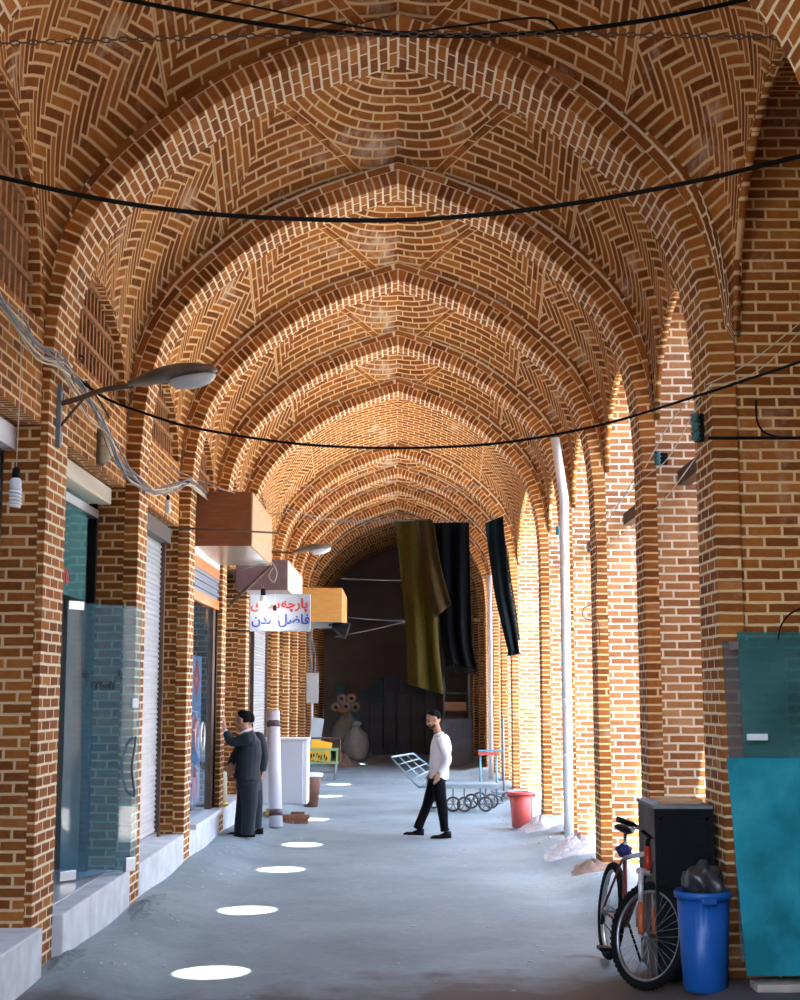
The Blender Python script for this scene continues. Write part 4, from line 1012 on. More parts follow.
for a, b_, t, Y, mi, wds in boxes:
    x0 = (a - 398) / F * Y; x1 = (b_ - 398) / F * Y; h = atY(a, t, Y).z
    r = empty('dark_box', ((x0 + x1) / 2, Y, ground((x0 + x1) / 2, Y)), R.uniform(-.04, .04), wds + ' at the dark end', 'box', 'dark boxes stacked at the far end')
    hw = (x1 - x0) / 2 - .008; hh_ = h - r.location.z
    bobj('box_body', bx(-hw, hw, -.2, .2, 0, hh_ - .025), MBOXG if mi else MBOXD, r, bevel=.012); bobj('box_lid', bx(-hw - .004, hw + .004, -.204, .204, hh_ - .03, hh_), MBOXG if mi else MBOXD, r, bevel=.006)
# shelf at the right of the dark end
Ys = 37.0; x0 = (444 - 398) / F * Ys; x1 = (469 - 398) / F * Ys; zt = atY(444, 676, Ys).z; g = ground(1.5, Ys)
r = empty('metal_shelf', ((x0 + x1) / 2, Ys, g), 0, 'grey metal shelf rack standing at the right of the dark end', 'shelf'); hw = (x1 - x0) / 2
for sx_ in (-1, 1):
    for yy_ in (0, .4): bobj('upright', bx(sx_ * hw - .02, sx_ * hw + .02, yy_ - .02, yy_ + .02, 0, zt - g), MGREYM, r)
for k in range(3): bobj('shelf_board', bx(-hw, hw, 0, .4, .9 + k * .47, .925 + k * .47), MGREYM, r)
o = bobj('wooden_box', bx(-.3, .24, .05, .35, 0, .22), MWT, None, bevel=.006, loc=(r.location.x, Ys, g + 1.397)); tag(o, 'light brown box lying on the metal shelf rack', 'box')
o = bobj('rolled_mat', tb([(-.32, .2, 0), (.28, .2, 0)], .17, 16), plain('grey_mat', (.12, .11, .11), .9), None, loc=(r.location.x, Ys, g + 1.10)); tag(o, 'thick dark rolled mat on the lower board of the metal shelf rack', 'rolled mat')
o = bobj('dark_board', bx(-.40, .40, -.03, .03, 0, 1.20), MBOXD, None, bevel=.01, loc=(((456 - 398) / F * 36.3), 36.3, ground(1.5, 36.3))); tag(o, 'broad dark board leaning in front of the metal shelf rack', 'board')

# ---------------- red bin
c = Vector((atY(521, 810, 19.7).x, 19.7, 0)); c.z = ground(c.x, c.y)
r = empty('red_bin', c, 0, 'pinkish red plastic bin standing by the right pilasters', 'bin')
MREDP = plain('red_plastic', (.62, .12, .11), .4, noise=.06)
bobj('bin_body', lathe([(.115, 0), (.125, .01), (.158, .45), (.15, .45), (.12, .03), (0, .03)], 32), MREDP, r); bobj('rim', lathe([(.155, .44), (.175, .445), (.175, .475), (.155, .48), (.150, .45)], 32), MREDP, r)
for a in (-1, 1): bobj('handle', bx(a * .18 - .018, a * .18 + .018, -.05, .05, .415, .455), MREDP, r, bevel=.005)
o = bobj('white_slab', bx(-.06, .06, -.2, .2, 0, .36), MWHITE, None, bevel=.008, loc=(1.95, 20.35, ground(1.95, 20.35) - .0)); tag(o, 'white slab on the floor tucked behind the red bin', 'slab')

# ---------------- flat trolley
def wheel(parent, x, y, z, rad, wth=.03, spokes=6, name='wheel'):
    e = empty(name, (x, y, z)); e.parent = parent; bpy.data.objects.remove(e)
    bm = bmesh.new(); n = 28
    ring = [(x + rad * math.cos(2 * PI * k / n) * .88, y, z + rad * math.sin(2 * PI * k / n) * .88) for k in range(n)]
    tube(bm, ring, rad * .13, 8, closed=True)
    o = bobj(name, bm, plain('wheel_rubber', (.05, .055, .06), .7), parent)
    bm = bmesh.new()
    for k in range(spokes):
        a = 2 * PI * k / spokes; tube(bm, [(x, y, z), (x + rad * .8 * math.cos(a), y, z + rad * .8 * math.sin(a))], rad * .07, 5)
    tube(bm, [(x, y - wth, z), (x, y + wth, z)], rad * .18, 10)
    bobj('spokes', bm, MGREYM, o); return o
Yt = 22.6; kx = lambda px: (px - 398) / F * Yt
g = ground(.9, Yt); r = empty('flat_trolley', (kx(468), Yt, g), 0, 'low flat trolley with spoked wheels and a tilted lattice handle behind the walking man', 'trolley')
MBLU = plain('trolley_blue', (.30, .42, .50), .45, .3, noise=.15)
def ZT(py): return atY(398, py, Yt).z - g
w0 = kx(440) - kx(468); w1 = kx(496) - kx(468); zd = .40
bobj('deck', bx(w0, w1, 0, .60, zd, zd + .035), MBLU, r, bevel=.005)
bobj('deck_frame', bx(w0, w1, -.03, 0, zd - .03, zd + .03), MBLU, r)
for px, dy in ((434, .62), (452, .0), (463, -.04), (484, .0), (472, .62), (492, .62)): wheel(r, kx(px) - kx(468), dy, .125, .12)
for px in (452, 463, 484): bobj('axle_fork', bx(kx(px) - kx(468) - .012, kx(px) - kx(468) + .012, -.0, .03, .15, zd), MGREYM, r)
# lattice handle
A, B_, Cc, D_ = [Vector((kx(px) - kx(468), dy, ZT(py))) for px, py, dy in ((391, 757, .0), (413, 755, .55), (440, 776, .6), (418, 787, .0))]
bobj('handle_frame', tb([A, B_, Cc, D_], .016, 6, closed=True), MBLU, r)
for t in (.25, .5, .75): bobj('handle_bar', tb([A.lerp(D_, t), B_.lerp(Cc, t)], .010, 5), MBLU, r)
for t in (.33, .66): bobj('handle_bar', tb([A.lerp(B_, t), D_.lerp(Cc, t)], .010, 5), MBLU, r)
bobj('handle_base', tb([D_, (w0, 0, zd + .02)], .018, 6), MBLU, r); bobj('handle_base', tb([Cc, (w0, .6, zd + .02)], .018, 6), MBLU, r)
# upright hand truck
Yh = 23.9; kh = lambda px: (px - 398) / F * Yh; g = ground(1.5, Yh)
r = empty('hand_truck', (kh(488), Yh, g), 0, 'upright blue hand truck with a red crossbar by the far right wall', 'hand truck')
zt = atY(398, 751, Yh).z - g
MBL2 = plain('truck_blue', (.12, .28, .38), .45, .3)
for px in (479, 495): bobj('side_rail', tb([(kh(px) - kh(488), 0, .1), (kh(px) - kh(488), .04, zt)], .018, 8), MBL2, r)
bobj('crossbar', bx(kh(477) - kh(488), kh(497) - kh(488), -.02, .02, zt - .07, zt - .02), plain('truck_red', (.45, .08, .06), .5), r); bobj('top_bar', bx(kh(477) - kh(488), kh(501) - kh(488), .0, .05, zt - .01, zt + .02), MBL2, r)
bobj('toe_plate', bx(-.20, .34, -.22, .02, .03, .055), MGREYM, r)
wheel(r, -.17, .06, .11, .11); wheel(r, .30, .06, .11, .11)
r = empty('push_trolley', (kh(504), Yh + .5, g), 0, 'narrow grey trolley with a tall pole handle beside the hand truck', 'trolley')
zt2 = atY(398, 718, Yh).z - g
bobj('pole', tb([(0, 0, .1), (0, 0, zt2)], .018, 8), MGREYM, r); bobj('deck', bx(-.20, .14, -.2, .2, .14, .20), MGREYM, r, bevel=.01); wheel(r, -.12, -.2, .07, .07); wheel(r, .08, -.2, .07, .07)

# ---------------- right foreground: box, bin, panes
Yb = 9.2; x1 = atY(714, 840, Yb).x; x0 = atY(655, 840, Yb).x; g = .07; zt = atY(690, 809, Yb).z
r = empty('black_cabinet', (x0, Yb, g), 0, 'tall black box cabinet with a worn grey side standing behind the bicycle', 'cabinet')
w_ = x1 - x0; h = zt - g; MBK = plain('black_painted_board', (.006, .008, .010), .5, noise=.3, nscale=4); MWS = plain('worn_grey_board', (.11, .095, .085), .8, noise=.3, nscale=5)
bobj('front_panel', bx(.0, w_, 0, .02, 0, h), MBK, r, bevel=.003); bobj('side_panel', bx(0, .02, .02, .62, 0, h), MWS, r); bobj('side_panel', bx(w_ - .02, w_, .02, .62, 0, h), MBK, r)
bobj('top_panel', bx(-.01, w_ + .0, -.01, .64, h, h + .022), plain('dusty_grey_top', (.16, .18, .19), .7, noise=.2), r, bevel=.004); bobj('back_panel', bx(.02, w_ - .02, .60, .62, 0, h), MBK, r)
fr = bmesh.new()
for a in ((.03, w_ - .03, -.006, 0, h * .52, h * .54), (.03, .05, -.006, 0, .05, h - .05), (w_ - .05, w_ - .03, -.006, 0, .05, h - .05), (.03, w_ - .03, -.006, 0, h - .07, h - .05)): abox(fr, *a)
bobj('trim_strip', fr, MBK, r)
zz = g + h + .022
for k, (a, dy, rz, lab) in enumerate([(.05, .12, .1, 'front wood offcut on the black cabinet'), (.10, .30, -.15, 'middle wood offcut on the black cabinet'), (.06, .48, .05, 'rear wood offcut on the black cabinet')]):
    o = bobj('wood_offcut', bx(0, .27, -.03, .03, 0, .022), MWT, None, bevel=.003, loc=(x0 + a, Yb + dy, zz)); o.rotation_euler = (0, 0, rz); tag(o, lab, 'wood offcut', 'offcuts on the black cabinet')
# blue bin
Yn = 8.84; xb = atY(704, 935, Yn).x; g = ground(xb, Yn)
r = empty('blue_bin', (xb, Yn, g), 0, 'ribbed blue plastic bin holding a black bag, beside the bicycle wheel', 'bin')
MBLP = plain('blue_plastic', (.006, .085, .33), .35, noise=.08)
bobj('bin_body', lathe([(.118, 0), (.130, .012), (.156, .56), (.148, .56), (.12, .03), (0, .03)], 64, wob=.03), MBLP, r)
bobj('rim', lathe([(.153, .545), (.174, .55), (.176, .585), (.166, .595), (.151, .59), (.148, .56)], 40), MBLP, r)
bobj('handle', bx(-.045, .045, -.193, -.168, .53, .565), MBLP, r, bevel=.006)
bm = bmesh.new(); bmesh.ops.create_icosphere(bm, subdivisions=4, radius=1)
from mathutils import noise as mnoise
for v in bm.verts:
    n_ = mnoise.noise(v.co * 1.7) * .30 + abs(mnoise.noise(v.co * 4.5)) * .22; q = v.co * (1 + n_); v.co = Vector((q.x * .125, q.y * .115, q.z * .12 + (.03 if q.x < 0 else 0)))
o = bobj('black_bag', bm, plain('bag_plastic', (.03, .03, .036), .3, noise=.3, nscale=20, spec=.6), None, smooth=True, loc=(xb + .02, Yn, g + .61)); tag(o, 'crumpled black plastic bag stuffed into the blue bin', 'bag')
# glass sheets
GT1 = glassmat('turquoise_glass', (.10, .52, .60), .05, mixd=(.04, .46, .56, .52)); GT2 = glassmat('teal_glass', (.40, .66, .64), .05, mixd=(.12, .34, .34, .34)); GT3 = glassmat('grey_glass', (.70, .68, .66), .06, mixd=(.30, .30, .30, .25))
for m_ in (GT1, GT2):       # dust and hand marks vary the film on the sheets
    nt_ = m_.node_tree; tc_ = N(nt_, 'ShaderNodeTexCoord'); nz_ = N(nt_, 'ShaderNodeTexNoise', _Scale=1.7, _Detail=5.0, _Roughness=.6); nt_.links.new(tc_.outputs['Object'], nz_.inputs['Vector'])
    df_ = [n for n in nt_.nodes if n.type == 'BSDF_DIFFUSE'][0]; c_ = df_.inputs[0].default_value[:3]
    nt_.links.new(ramp(nt_, nz_.outputs[0], [(.35, tuple(x * .55 for x in c_)), (.52, c_), (.68, (min(1, c_[0] * 2.6), min(1, c_[1] * 1.35), min(1, c_[2] * 1.25)))]), df_.inputs[0])
def pane(label, P, mat, t=.010, edge=None):
    """P = bottom-left, bottom-right, top-right, top-left world points"""
    bm = bmesh.new(); n_ = (P[1] - P[0]).cross(P[3] - P[0]).normalized() * t
    a = [bm.verts.new(p) for p in P]; b_ = [bm.verts.new(p - n_) for p in P]
    bm.faces.new(a); bm.faces.new(list(reversed(b_)))
    for i in range(4): bm.faces.new((a[i], b_[i], b_[(i + 1) % 4], a[(i + 1) % 4]))
    bmesh.ops.recalc_face_normals(bm, faces=bm.faces)
    o = bobj('glass_sheet', bm, mat); tag(o, label, 'glass sheet'); return o
def PP(px, py, Y): return atY(px, py, Y)
wy = 9.10
bl = PP(747, 976, 8.66); tl = PP(727, 758, 8.93)
gA = pane('large turquoise glass sheet, lowest and nearest of those leaning on the right wall', [bl, Vector((2.95, 8.66, bl.z)), Vector((2.95, 8.93, tl.z)), tl], GT1)
bl = PP(757, 965, 8.86); tl = PP(737, 632, 9.06)
gB = pane('tall dull teal glass sheet rising behind the turquoise one', [bl, Vector((3.0, 8.86, bl.z)), Vector((3.0, 9.06, tl.z)), tl], GT2)
bl = PP(741, 962, 8.91); tl = PP(722, 641, 9.08)
gC = pane('greyish clear glass sheet at the back, showing left of the others', [bl, Vector((bl.x + .40, 8.91, bl.z)), Vector((tl.x + .40, 9.08, tl.z)), tl], GT3)
for o, px, py, Y, s_, nm in ((gB, 757, 737, 8.955, .055, 'white_sticker'), (gC, 733, 645, 9.03, .028, 'metal_clip')):
    c = PP(px, py, Y); q = bobj(nm, bx(-s_ * (1.2 if nm[0] == 'w' else 1), s_ * 1.2, -.012, -.006, -.02 if nm[0] == 'w' else -.03, .02), MWHITE if nm[0] == 'w' else MSTEEL, o); q.location = c
o = bobj('wooden_plank', bx(0, .6, -.10, .08, 0, .045), plain('grey_plank', (.36, .30, .25), .85, noise=.2, nscale=8), None, bevel=.004, loc=(2.13, 8.72, ground(2.1, 8.7))); tag(o, 'grey wooden plank on the floor under the turquoise glass sheet', 'plank')
# ================================================================== BICYCLE
fwd = Vector((.075, -1.0)).normalized(); ang = math.atan2(fwd.y, fwd.x)
rw = Vector((1.48, 10.24)); g = ground(1.5, 9.6) - .0
BK = empty('bicycle', (rw.x, rw.y, g + .01), ang, 'red and silver mountain bicycle parked in front of the black cabinet', 'bicycle')
MTYRE = plain('tyre_rubber', (.007, .007, .007), .8, noise=.2, nscale=40); MRIM = plain('rim_alloy', (.42, .44, .47), .3, .9)
MFRS = plain('frame_silver', (.60, .58, .62), .3, .5); MFRR = plain('frame_red', (.42, .03, .010), .3, .2); MFRD = plain('frame_dark_red', (.12, .015, .012), .35); MFRO = plain('fork_orange', (.45, .10, .03), .35); MBKP = plain('bike_black', (.005, .005, .005), .4)
BK.rotation_euler = (math.radians(-6), 0, ang)
BR_, WB = .335, 1.03
def bwheel(parent, M, front):
    bm = bmesh.new(); n = 72
    ring = [M @ Vector((.305 * math.cos(2 * PI * k / n), 0, .305 * math.sin(2 * PI * k / n))) for k in range(n)]
    tube(bm, ring, .027, 10, closed=True)
    for k in range(54):          # knobbly tread
        for s_ in (-1, 0, 1):
            a = 2 * PI * (k + .5 * abs(s_)) / 54; rr = .332 - .008 * abs(s_)
            c = Vector((rr * math.cos(a), s_ * .016, rr * math.sin(a))); Mk = M @ Matrix.Translation(c) @ Matrix.Rotation(-a, 4, 'Y')
            abox(bm, -.005, .004, -.007, .007, -.009, .009, Mk)
    w_ = bobj('wheel', bm, MTYRE, parent)
    bm = bmesh.new(); ring = [M @ Vector((.278 * math.cos(2 * PI * k / n), 0, .278 * math.sin(2 * PI * k / n))) for k in range(n)]
    tube(bm, ring, .013, 8, closed=True); bobj('rim', bm, MRIM, w_)
    bm = bmesh.new()
    for k in range(32):
        a = 2 * PI * k / 32; s_ = 1 if k % 2 else -1; b = a + (.35 if (k // 2) % 2 else -.35)
        tube(bm, [M @ Vector((.02 * math.cos(b), s_ * .028, .02 * math.sin(b))), M @ Vector((.27 * math.cos(a), 0, .27 * math.sin(a)))], .0013, 4)
    bobj('spokes', bm, MRIM, w_)
    bobj('hub', tb([M @ Vector((0, -.05, 0)), M @ Vector((0, .05, 0))], .018, 12), MRIM, w_)
    return w_
bwheel(BK, Matrix.Translation((0, 0, BR_)), False)
# steering assembly frame
HT, HB = Vector((.86, 0, .86)), Vector((.90, 0, .73)); axis = (HT - HB).normalized()
delta = math.radians(30)
S = Matrix.Translation(HT) @ Matrix.Rotation(delta, 4, axis) @ Matrix.Translation(-HT)
FW = Matrix.Translation((WB, 0, BR_))
bwheel(BK, S @ FW, True)
def bt(name, pts, r_, mat, seg=12, par=BK): return bobj(name, tb(pts, r_, seg), mat, par)
BB = Vector((.42, 0, .30)); ST = Vector((.27, 0, .76)); RA = Vector((0, 0, BR_))
fr_ = bt('frame', [ST * .94 + BB * .06, HT + Vector((-.0, 0, -.03))], .017, MFRS)
bt('down_tube', [BB, HB + Vector((0, 0, .03))], .021, MFRD, par=fr_); bt('seat_tube', [BB, ST], .017, MFRD, par=fr_)
bt('head_tube', [HB - axis * .01, HT + axis * .01], .023, MFRR, par=fr_)
for s_ in (-1, 1):
    bt('seat_stay', [ST + Vector((-.01, s_ * .015, -.04)), RA + Vector((0, s_ * .062, 0))], .009, MFRD, 8, fr_)
    bt('chain_stay', [BB + Vector((0, s_ * .03, 0)), RA + Vector((0, s_ * .062, 0))], .010, MFRD, 8, fr_)
fk = None
for s_ in (-1, 1):
    a = S @ (HB + Vector((.01, s_ * .062, -.02))); m_ = S @ Vector((.965, s_ * .062, .52)); e = S @ Vector((WB, s_ * .062, BR_))
    o = bt('fork_leg', [a, m_], .018, MFRS); bt('lower_fork', [m_, e], .021, MFRO, par=o)
bt('fork_crown', [S @ (HB + Vector((.0, -.08, -.02))), S @ (HB + Vector((.0, .08, -.02)))], .022, MFRS)
st = S @ (HT + axis * .05 + Vector((.07, 0, .03))); bt('stem', [HT + axis * .01, HT + axis * .05, st], .016, MBKP)
hbp = [S @ (HT + axis * .05 + Vector((.07, 0, .03)) + Vector((dx, y_, dz))) for y_, dx, dz in ((-.31, -.06, .055), (-.18, -.02, .045), (-.06, 0, .0), (.06, 0, .0), (.18, -.02, .045), (.31, -.06, .055))]
hb = bt('handlebar', smooth_path(hbp, 5), .012, MBKP)
for i, j in ((0, 1), (5, 4)):
    bt('grip', [hbp[i], hbp[i].lerp(hbp[j], .85)], .018, MBKP, par=hb)
    c = hbp[i].lerp(hbp[j], 1.05); bt('brake_lever', [c, c + (S.to_3x3() @ Vector((.06, 0, -.015))), hbp[i].lerp(hbp[j], .25) + (S.to_3x3() @ Vector((.075, 0, -.03)))], .006, MRIM, 6, hb)
for y_ in (-.1, .1):
    c = S @ (HT + axis * .05 + Vector((.07, y_, .035))); e = S @ (HB + Vector((.03, 0, -.02)))
    bt('brake_cable', smooth_path([c, c + (S.to_3x3() @ Vector((.10, 0, -.02))), e + Vector((0, 0, .12)) + (S.to_3x3() @ Vector((.09, y_ * .5, 0))), e], 8), .003, MBKP, 5)
# saddle
sp = ST + Vector((-.045, 0, .14)); bt('seat_post', [ST, sp], .013, MRIM)
bm = bmesh.new(); bmesh.ops.create_uvsphere(bm, u_segments=20, v_segments=12, radius=1)
for v in bm.verts:
    t = (v.co.x + 1) / 2; w_ = .075 * max(0, 1 - t) ** .8 + .022; v.co = Vector((v.co.x * .135 + .02, v.co.y * w_, v.co.z * .030 + .015 * (1 - t)))
bm.transform(Matrix.Translation(sp + Vector((0, 0, .02)))); bobj('saddle', bm, MBKP, BK, smooth=True)
bm = bmesh.new(); bmesh.ops.create_icosphere(bm, subdivisions=3, radius=1)
for v in bm.verts: v.co = Vector((v.co.x * .085, v.co.y * .05, v.co.z * .045)) * (1 + .4 * mnoise.noise(v.co * 2))
bm.transform(Matrix.Translation(ST + Vector((-.03, 0, .02)))); bobj('blue_bag', bm, plain('blue_cloth', (.02, .025, .16), .7), BK, smooth=True)['label'] = 'crumpled blue cloth tied under the saddle'
# drive train on the right side (local -y)
cr = bt('crank', [BB + Vector((0, -.05, 0)), BB + Vector((0, -.085, 0))], .022, MRIM)
bobj('chainring', lathe([(.02, -.003), (.088, -.003), (.092, 0), (.088, .003), (.02, .003)], 32, Matrix.Translation(BB + Vector((0, -.055, 0))) @ Matrix.Rotation(PI / 2, 4, 'X')), MBKP, BK)
for s_, dx, dz in ((-1, .06, -.155), (1, -.06, .155)):
    p1 = BB + Vector((0, s_ * .085, 0)); p2 = p1 + Vector((dx, 0, dz)); bt('crank_arm', [p1, p2], .010, MRIM, 8)
    bobj('pedal', bx(p2.x - .05, p2.x + .05, *sorted((p2.y + s_ * .01, p2.y + s_ * .10)), p2.z - .012, p2.z + .012), MBKP, BK, bevel=.003)
bt('chain', [BB + Vector((0, -.055, .088)), RA + Vector((0, -.045, .04))], .004, MBKP, 5); bt('chain', [BB + Vector((0, -.055, -.088)), RA + Vector((0, -.045, -.09)), RA + Vector((.0, -.045, -.03))], .004, MBKP, 5)
bobj('sprockets', lathe([(.015, -.014), (.05, -.012), (.035, .012), (.015, .014)], 24, Matrix.Translation(RA + Vector((0, -.05, 0))) @ Matrix.Rotation(PI / 2, 4, 'X')), MRIM, BK)
bt('derailleur', [RA + Vector((0, -.06, -.02)), RA + Vector((.02, -.065, -.10))], .012, MBKP, 6)
bt('kickstand', [BB + Vector((-.16, .06, .0)), Vector((.22, .20, 0.0))], .009, MBKP, 8)
# ================================================================== PEOPLE
def fuse(name, tubes, ells, vox, mat, parent=None, smooth=8, disp=None):
    bm = bmesh.new()
    for pts, rad, flat in tubes:
        P = smooth_path(pts, 4); n = len(pts); rr = []
        for i in range(len(P)):
            t = i / (len(P) - 1) * (n - 1); a = int(min(t, n - 2)); rr.append(rad[a] + (rad[a + 1] - rad[a]) * (t - a))
        tube(bm, P, rr, 16, flat=flat)
    for c, r3, rot in ells:
        b2 = bmesh.new(); bmesh.ops.create_uvsphere(b2, u_segments=20, v_segments=14, radius=1)
        b2.transform(Matrix.Translation(c) @ rot @ Matrix.Diagonal((*r3, 1))); me = bpy.data.meshes.new('t'); b2.to_mesh(me); b2.free(); bm.from_mesh(me); bpy.data.meshes.remove(me)
    me = bpy.data.meshes.new(name); bm.to_mesh(me); bm.free()
    o = bpy.data.objects.new(name, me); C.objects.link(o)
    rm = o.modifiers.new('r', 'REMESH'); rm.mode = 'VOXEL'; rm.voxel_size = vox; rm.use_smooth_shade = True
    sm = o.modifiers.new('s', 'SMOOTH'); sm.factor = .5; sm.iterations = smooth
    bpy.context.view_layer.update()
    m2 = bpy.data.meshes.new_from_object(o.evaluated_get(bpy.context.evaluated_depsgraph_get())); o.modifiers.clear(); o.data = m2
    m2.materials.clear(); m2.materials.append(mat)
    if disp:
        for v in m2.vertices:
            n_ = mnoise.noise(Vector((v.co.x * disp[1], v.co.y * disp[1], v.co.z * disp[2]))); v.co = v.co + v.normal * n_ * disp[0]
    for p in m2.polygons: p.use_smooth = True
    if parent: o.parent = parent
    return o
I4 = Matrix.Identity(4)
def head_parts(c, face, up=Vector((0, 0, 1)), s=1.0):
    """c head centre, face unit vector. returns skin ellipsoids"""
    f = face.normalized(); r_ = f.cross(up).normalized(); u = r_.cross(f).normalized()
    Rm = Matrix((( r_.x, f.x, u.x, 0), (r_.y, f.y, u.y, 0), (r_.z, f.z, u.z, 0), (0, 0, 0, 1)))
    def E(x, y, z, a, b, d): return (c + (r_ * x + f * y + u * z) * s, (a * s, b * s, d * s), Rm)
    return [E(0, -.01, .02, .074, .092, .098), E(0, .022, -.045, .055, .062, .068), E(0, .045, -.088, .028, .026, .022),       # skull, jaw, chin
            E(0, .098, -.012, .010, .016, .020), E(0, .104, -.028, .014, .014, .011), E(0, .086, .018, .050, .014, .012),          # nose bridge/tip, brow
            E(0, .086, -.058, .024, .012, .008), E(.076, -.005, -.01, .010, .020, .031), E(-.076, -.005, -.01, .010, .020, .031),  # lips, ears
            E(.036, .074, -.022, .020, .016, .016), E(-.036, .074, -.022, .020, .016, .016)], (r_, f, u, Rm)
def face_details(parent, c, fr3, s=1.0, brow=True, beard=None):
    r_, f, u, Rm = fr3
    me_ = bmesh.new()
    for sx_ in (-1, 1):
        bmesh.ops.create_uvsphere(me_, u_segments=10, v_segments=8, radius=1, matrix=Matrix.Translation(c + (r_ * .030 * sx_ + f * .084 + u * .004) * s) @ Rm @ Matrix.Diagonal((.013, .008, .007, 1)))
    bobj('eyes', me_, MEYE, parent, smooth=True)
    bm_ = bmesh.new()
    for sx_ in (-1, 1): tube(bm_, [c + (r_ * sx_ * .012 + f * .096 + u * .024) * s, c + (r_ * sx_ * .034 + f * .093 + u * .030) * s, c + (r_ * sx_ * .054 + f * .078 + u * .022) * s], .005, 6)
    bobj('eyebrows', bm_, MHAIR, parent)
    bobj('mouth', tb([c + (r_ * -.022 + f * .094 - u * .058) * s, c + (f * .099 - u * .057) * s, c + (r_ * .022 + f * .094 - u * .058) * s], .0028, 6), MLIP, parent)
MEYE = plain('eye_dark', (.03, .02, .015), .2); MHAIR = plain('dark_hair', (.004, .0035, .0035), .9, noise=.3, nscale=40, bump=.4); MLIP = plain('lip', (.20, .07, .05), .5)
MSKIN = plain('skin_tan', (.42, .22, .14), .55, noise=.08); MSKIN2 = plain('skin_warm', (.46, .24, .15), .55, noise=.08)
def hand_parts(w_, d, n, side, curl=.6, s=1.0):
    """w_ wrist, d finger direction, n palm normal (towards which fingers curl), side = thumb side vector"""
    d = d.normalized(); n = (n - d * n.dot(d)).normalized(); sd = side - d * side.dot(d); sd = (sd - n * sd.dot(n)).normalized()
    T = [([w_ - d * .02 * s, w_ + d * .03 * s, w_ + d * .085 * s], [.024 * s, .034 * s, .036 * s], .48)]
    out = []
    # palm as three parallel ridges
    for k in (-1, 0, 1): out.append(([w_ + sd * k * .012 * s, w_ + d * .04 * s + sd * k * .020 * s, w_ + d * .088 * s + sd * k * .026 * s], [.014 * s, .016 * s, .013 * s], 1.0))
    for k, L in zip((1.5, .5, -.5, -1.5), (.070, .080, .074, .058)):
        b = w_ + (d * .085 + sd * k * .019) * s; p1 = b + (d * math.cos(curl * .5) + n * math.sin(curl * .5)) * L * .45 * s
        p2 = p1 + (d * math.cos(curl * 1.3) + n * math.sin(curl * 1.3)) * L * .32 * s; p3 = p2 + (d * math.cos(curl * 2) + n * math.sin(curl * 2)) * L * .25 * s
        out.append(([b, p1, p2, p3], [.0095 * s, .0088 * s, .008 * s, .008 * s], 1.0))
    tb_ = w_ + (d * .022 + sd * .024) * s; t1 = tb_ + (d * .030 + sd * .026 + n * .008) * s; t2 = t1 + (d * .030 + sd * .008 + n * .012) * s
    out.append(([tb_, t1, t2], [.013 * s, .011 * s, .008 * s], 1.0))
    return out
V_ = Vector
def shoe(parent, ank, toe, mat, s=1.0):
    """ank: point on sole under ankle; toe direction unit"""
    d = toe.normalized(); bm = bmesh.new(); sidev = V_((-d.y, d.x, 0)).normalized(); upv = d.cross(sidev) * -1
    if upv.z < 0: upv = -upv
    n, seg = 12, 14; rings = []
    for i in range(n + 1):
        t = i / n; x_ = -.075 + .27 * t
        w_ = .036 + .012 * math.sin(PI * min(1, t * 1.15)) - (.022 * max(0, t - .8) / .2); h_ = (.085 if t < .25 else .085 - .045 * min(1, (t - .25) / .35)) - .02 * max(0, t - .85) / .15
        if i == 0: w_ *= .7
        rg = []
        for k in range(seg):
            a = 2 * PI * k / seg; yy = math.cos(a) * w_; zz = max(0, math.sin(a) * h_) if math.sin(a) > 0 else 0.0
            rg.append(bm.verts.new(ank + (d * x_ + sidev * yy + upv * zz) * s))
        rings.append(rg)
    for a, b in zip(rings, rings[1:]):
        for k in range(seg): bm.faces.new((a[k], a[(k + 1) % seg], b[(k + 1) % seg], b[k])).smooth = True
    bm.faces.new(list(reversed(rings[0]))); bm.faces.new(rings[-1]); bmesh.ops.recalc_face_normals(bm, faces=bm.faces)
    return bobj('shoe', bm, mat, parent, smooth=True)

# ---- the walking man: local x = picture right, y = away, z up ; he walks towards -x
Yw = 18.6; b0 = atY(433, 836, Yw); gz = ground(b0.x, Yw); k_ = 1.70 / 1.66
PM = empty('person', (b0.x, Yw, gz), 0, 'man in a white shirt and black trousers walking left across the aisle', 'person')
def wp(px, py, y=0.0):
    q = atY(px, py, Yw); return V_((q.x - b0.x, y, q.z - gz))
hc = wp(433.5, 719); face = V_((-.86, -.22, -.42))
ells, fr3 = head_parts(hc, face, V_((-.15, 0, 1)))
neck = wp(438, 733)
shL, shR = wp(441.5, 741, -.17), wp(438, 740, .17)
elL, wrL = wp(447, 760, -.215), wp(438, 772.5, -.19)
elR, wrR = wp(443, 759, .20), wp(431, 775, .21)
pel = wp(438, 775)
hipL, hipR = wp(437.5, 780, -.085), wp(436.5, 780, .085)
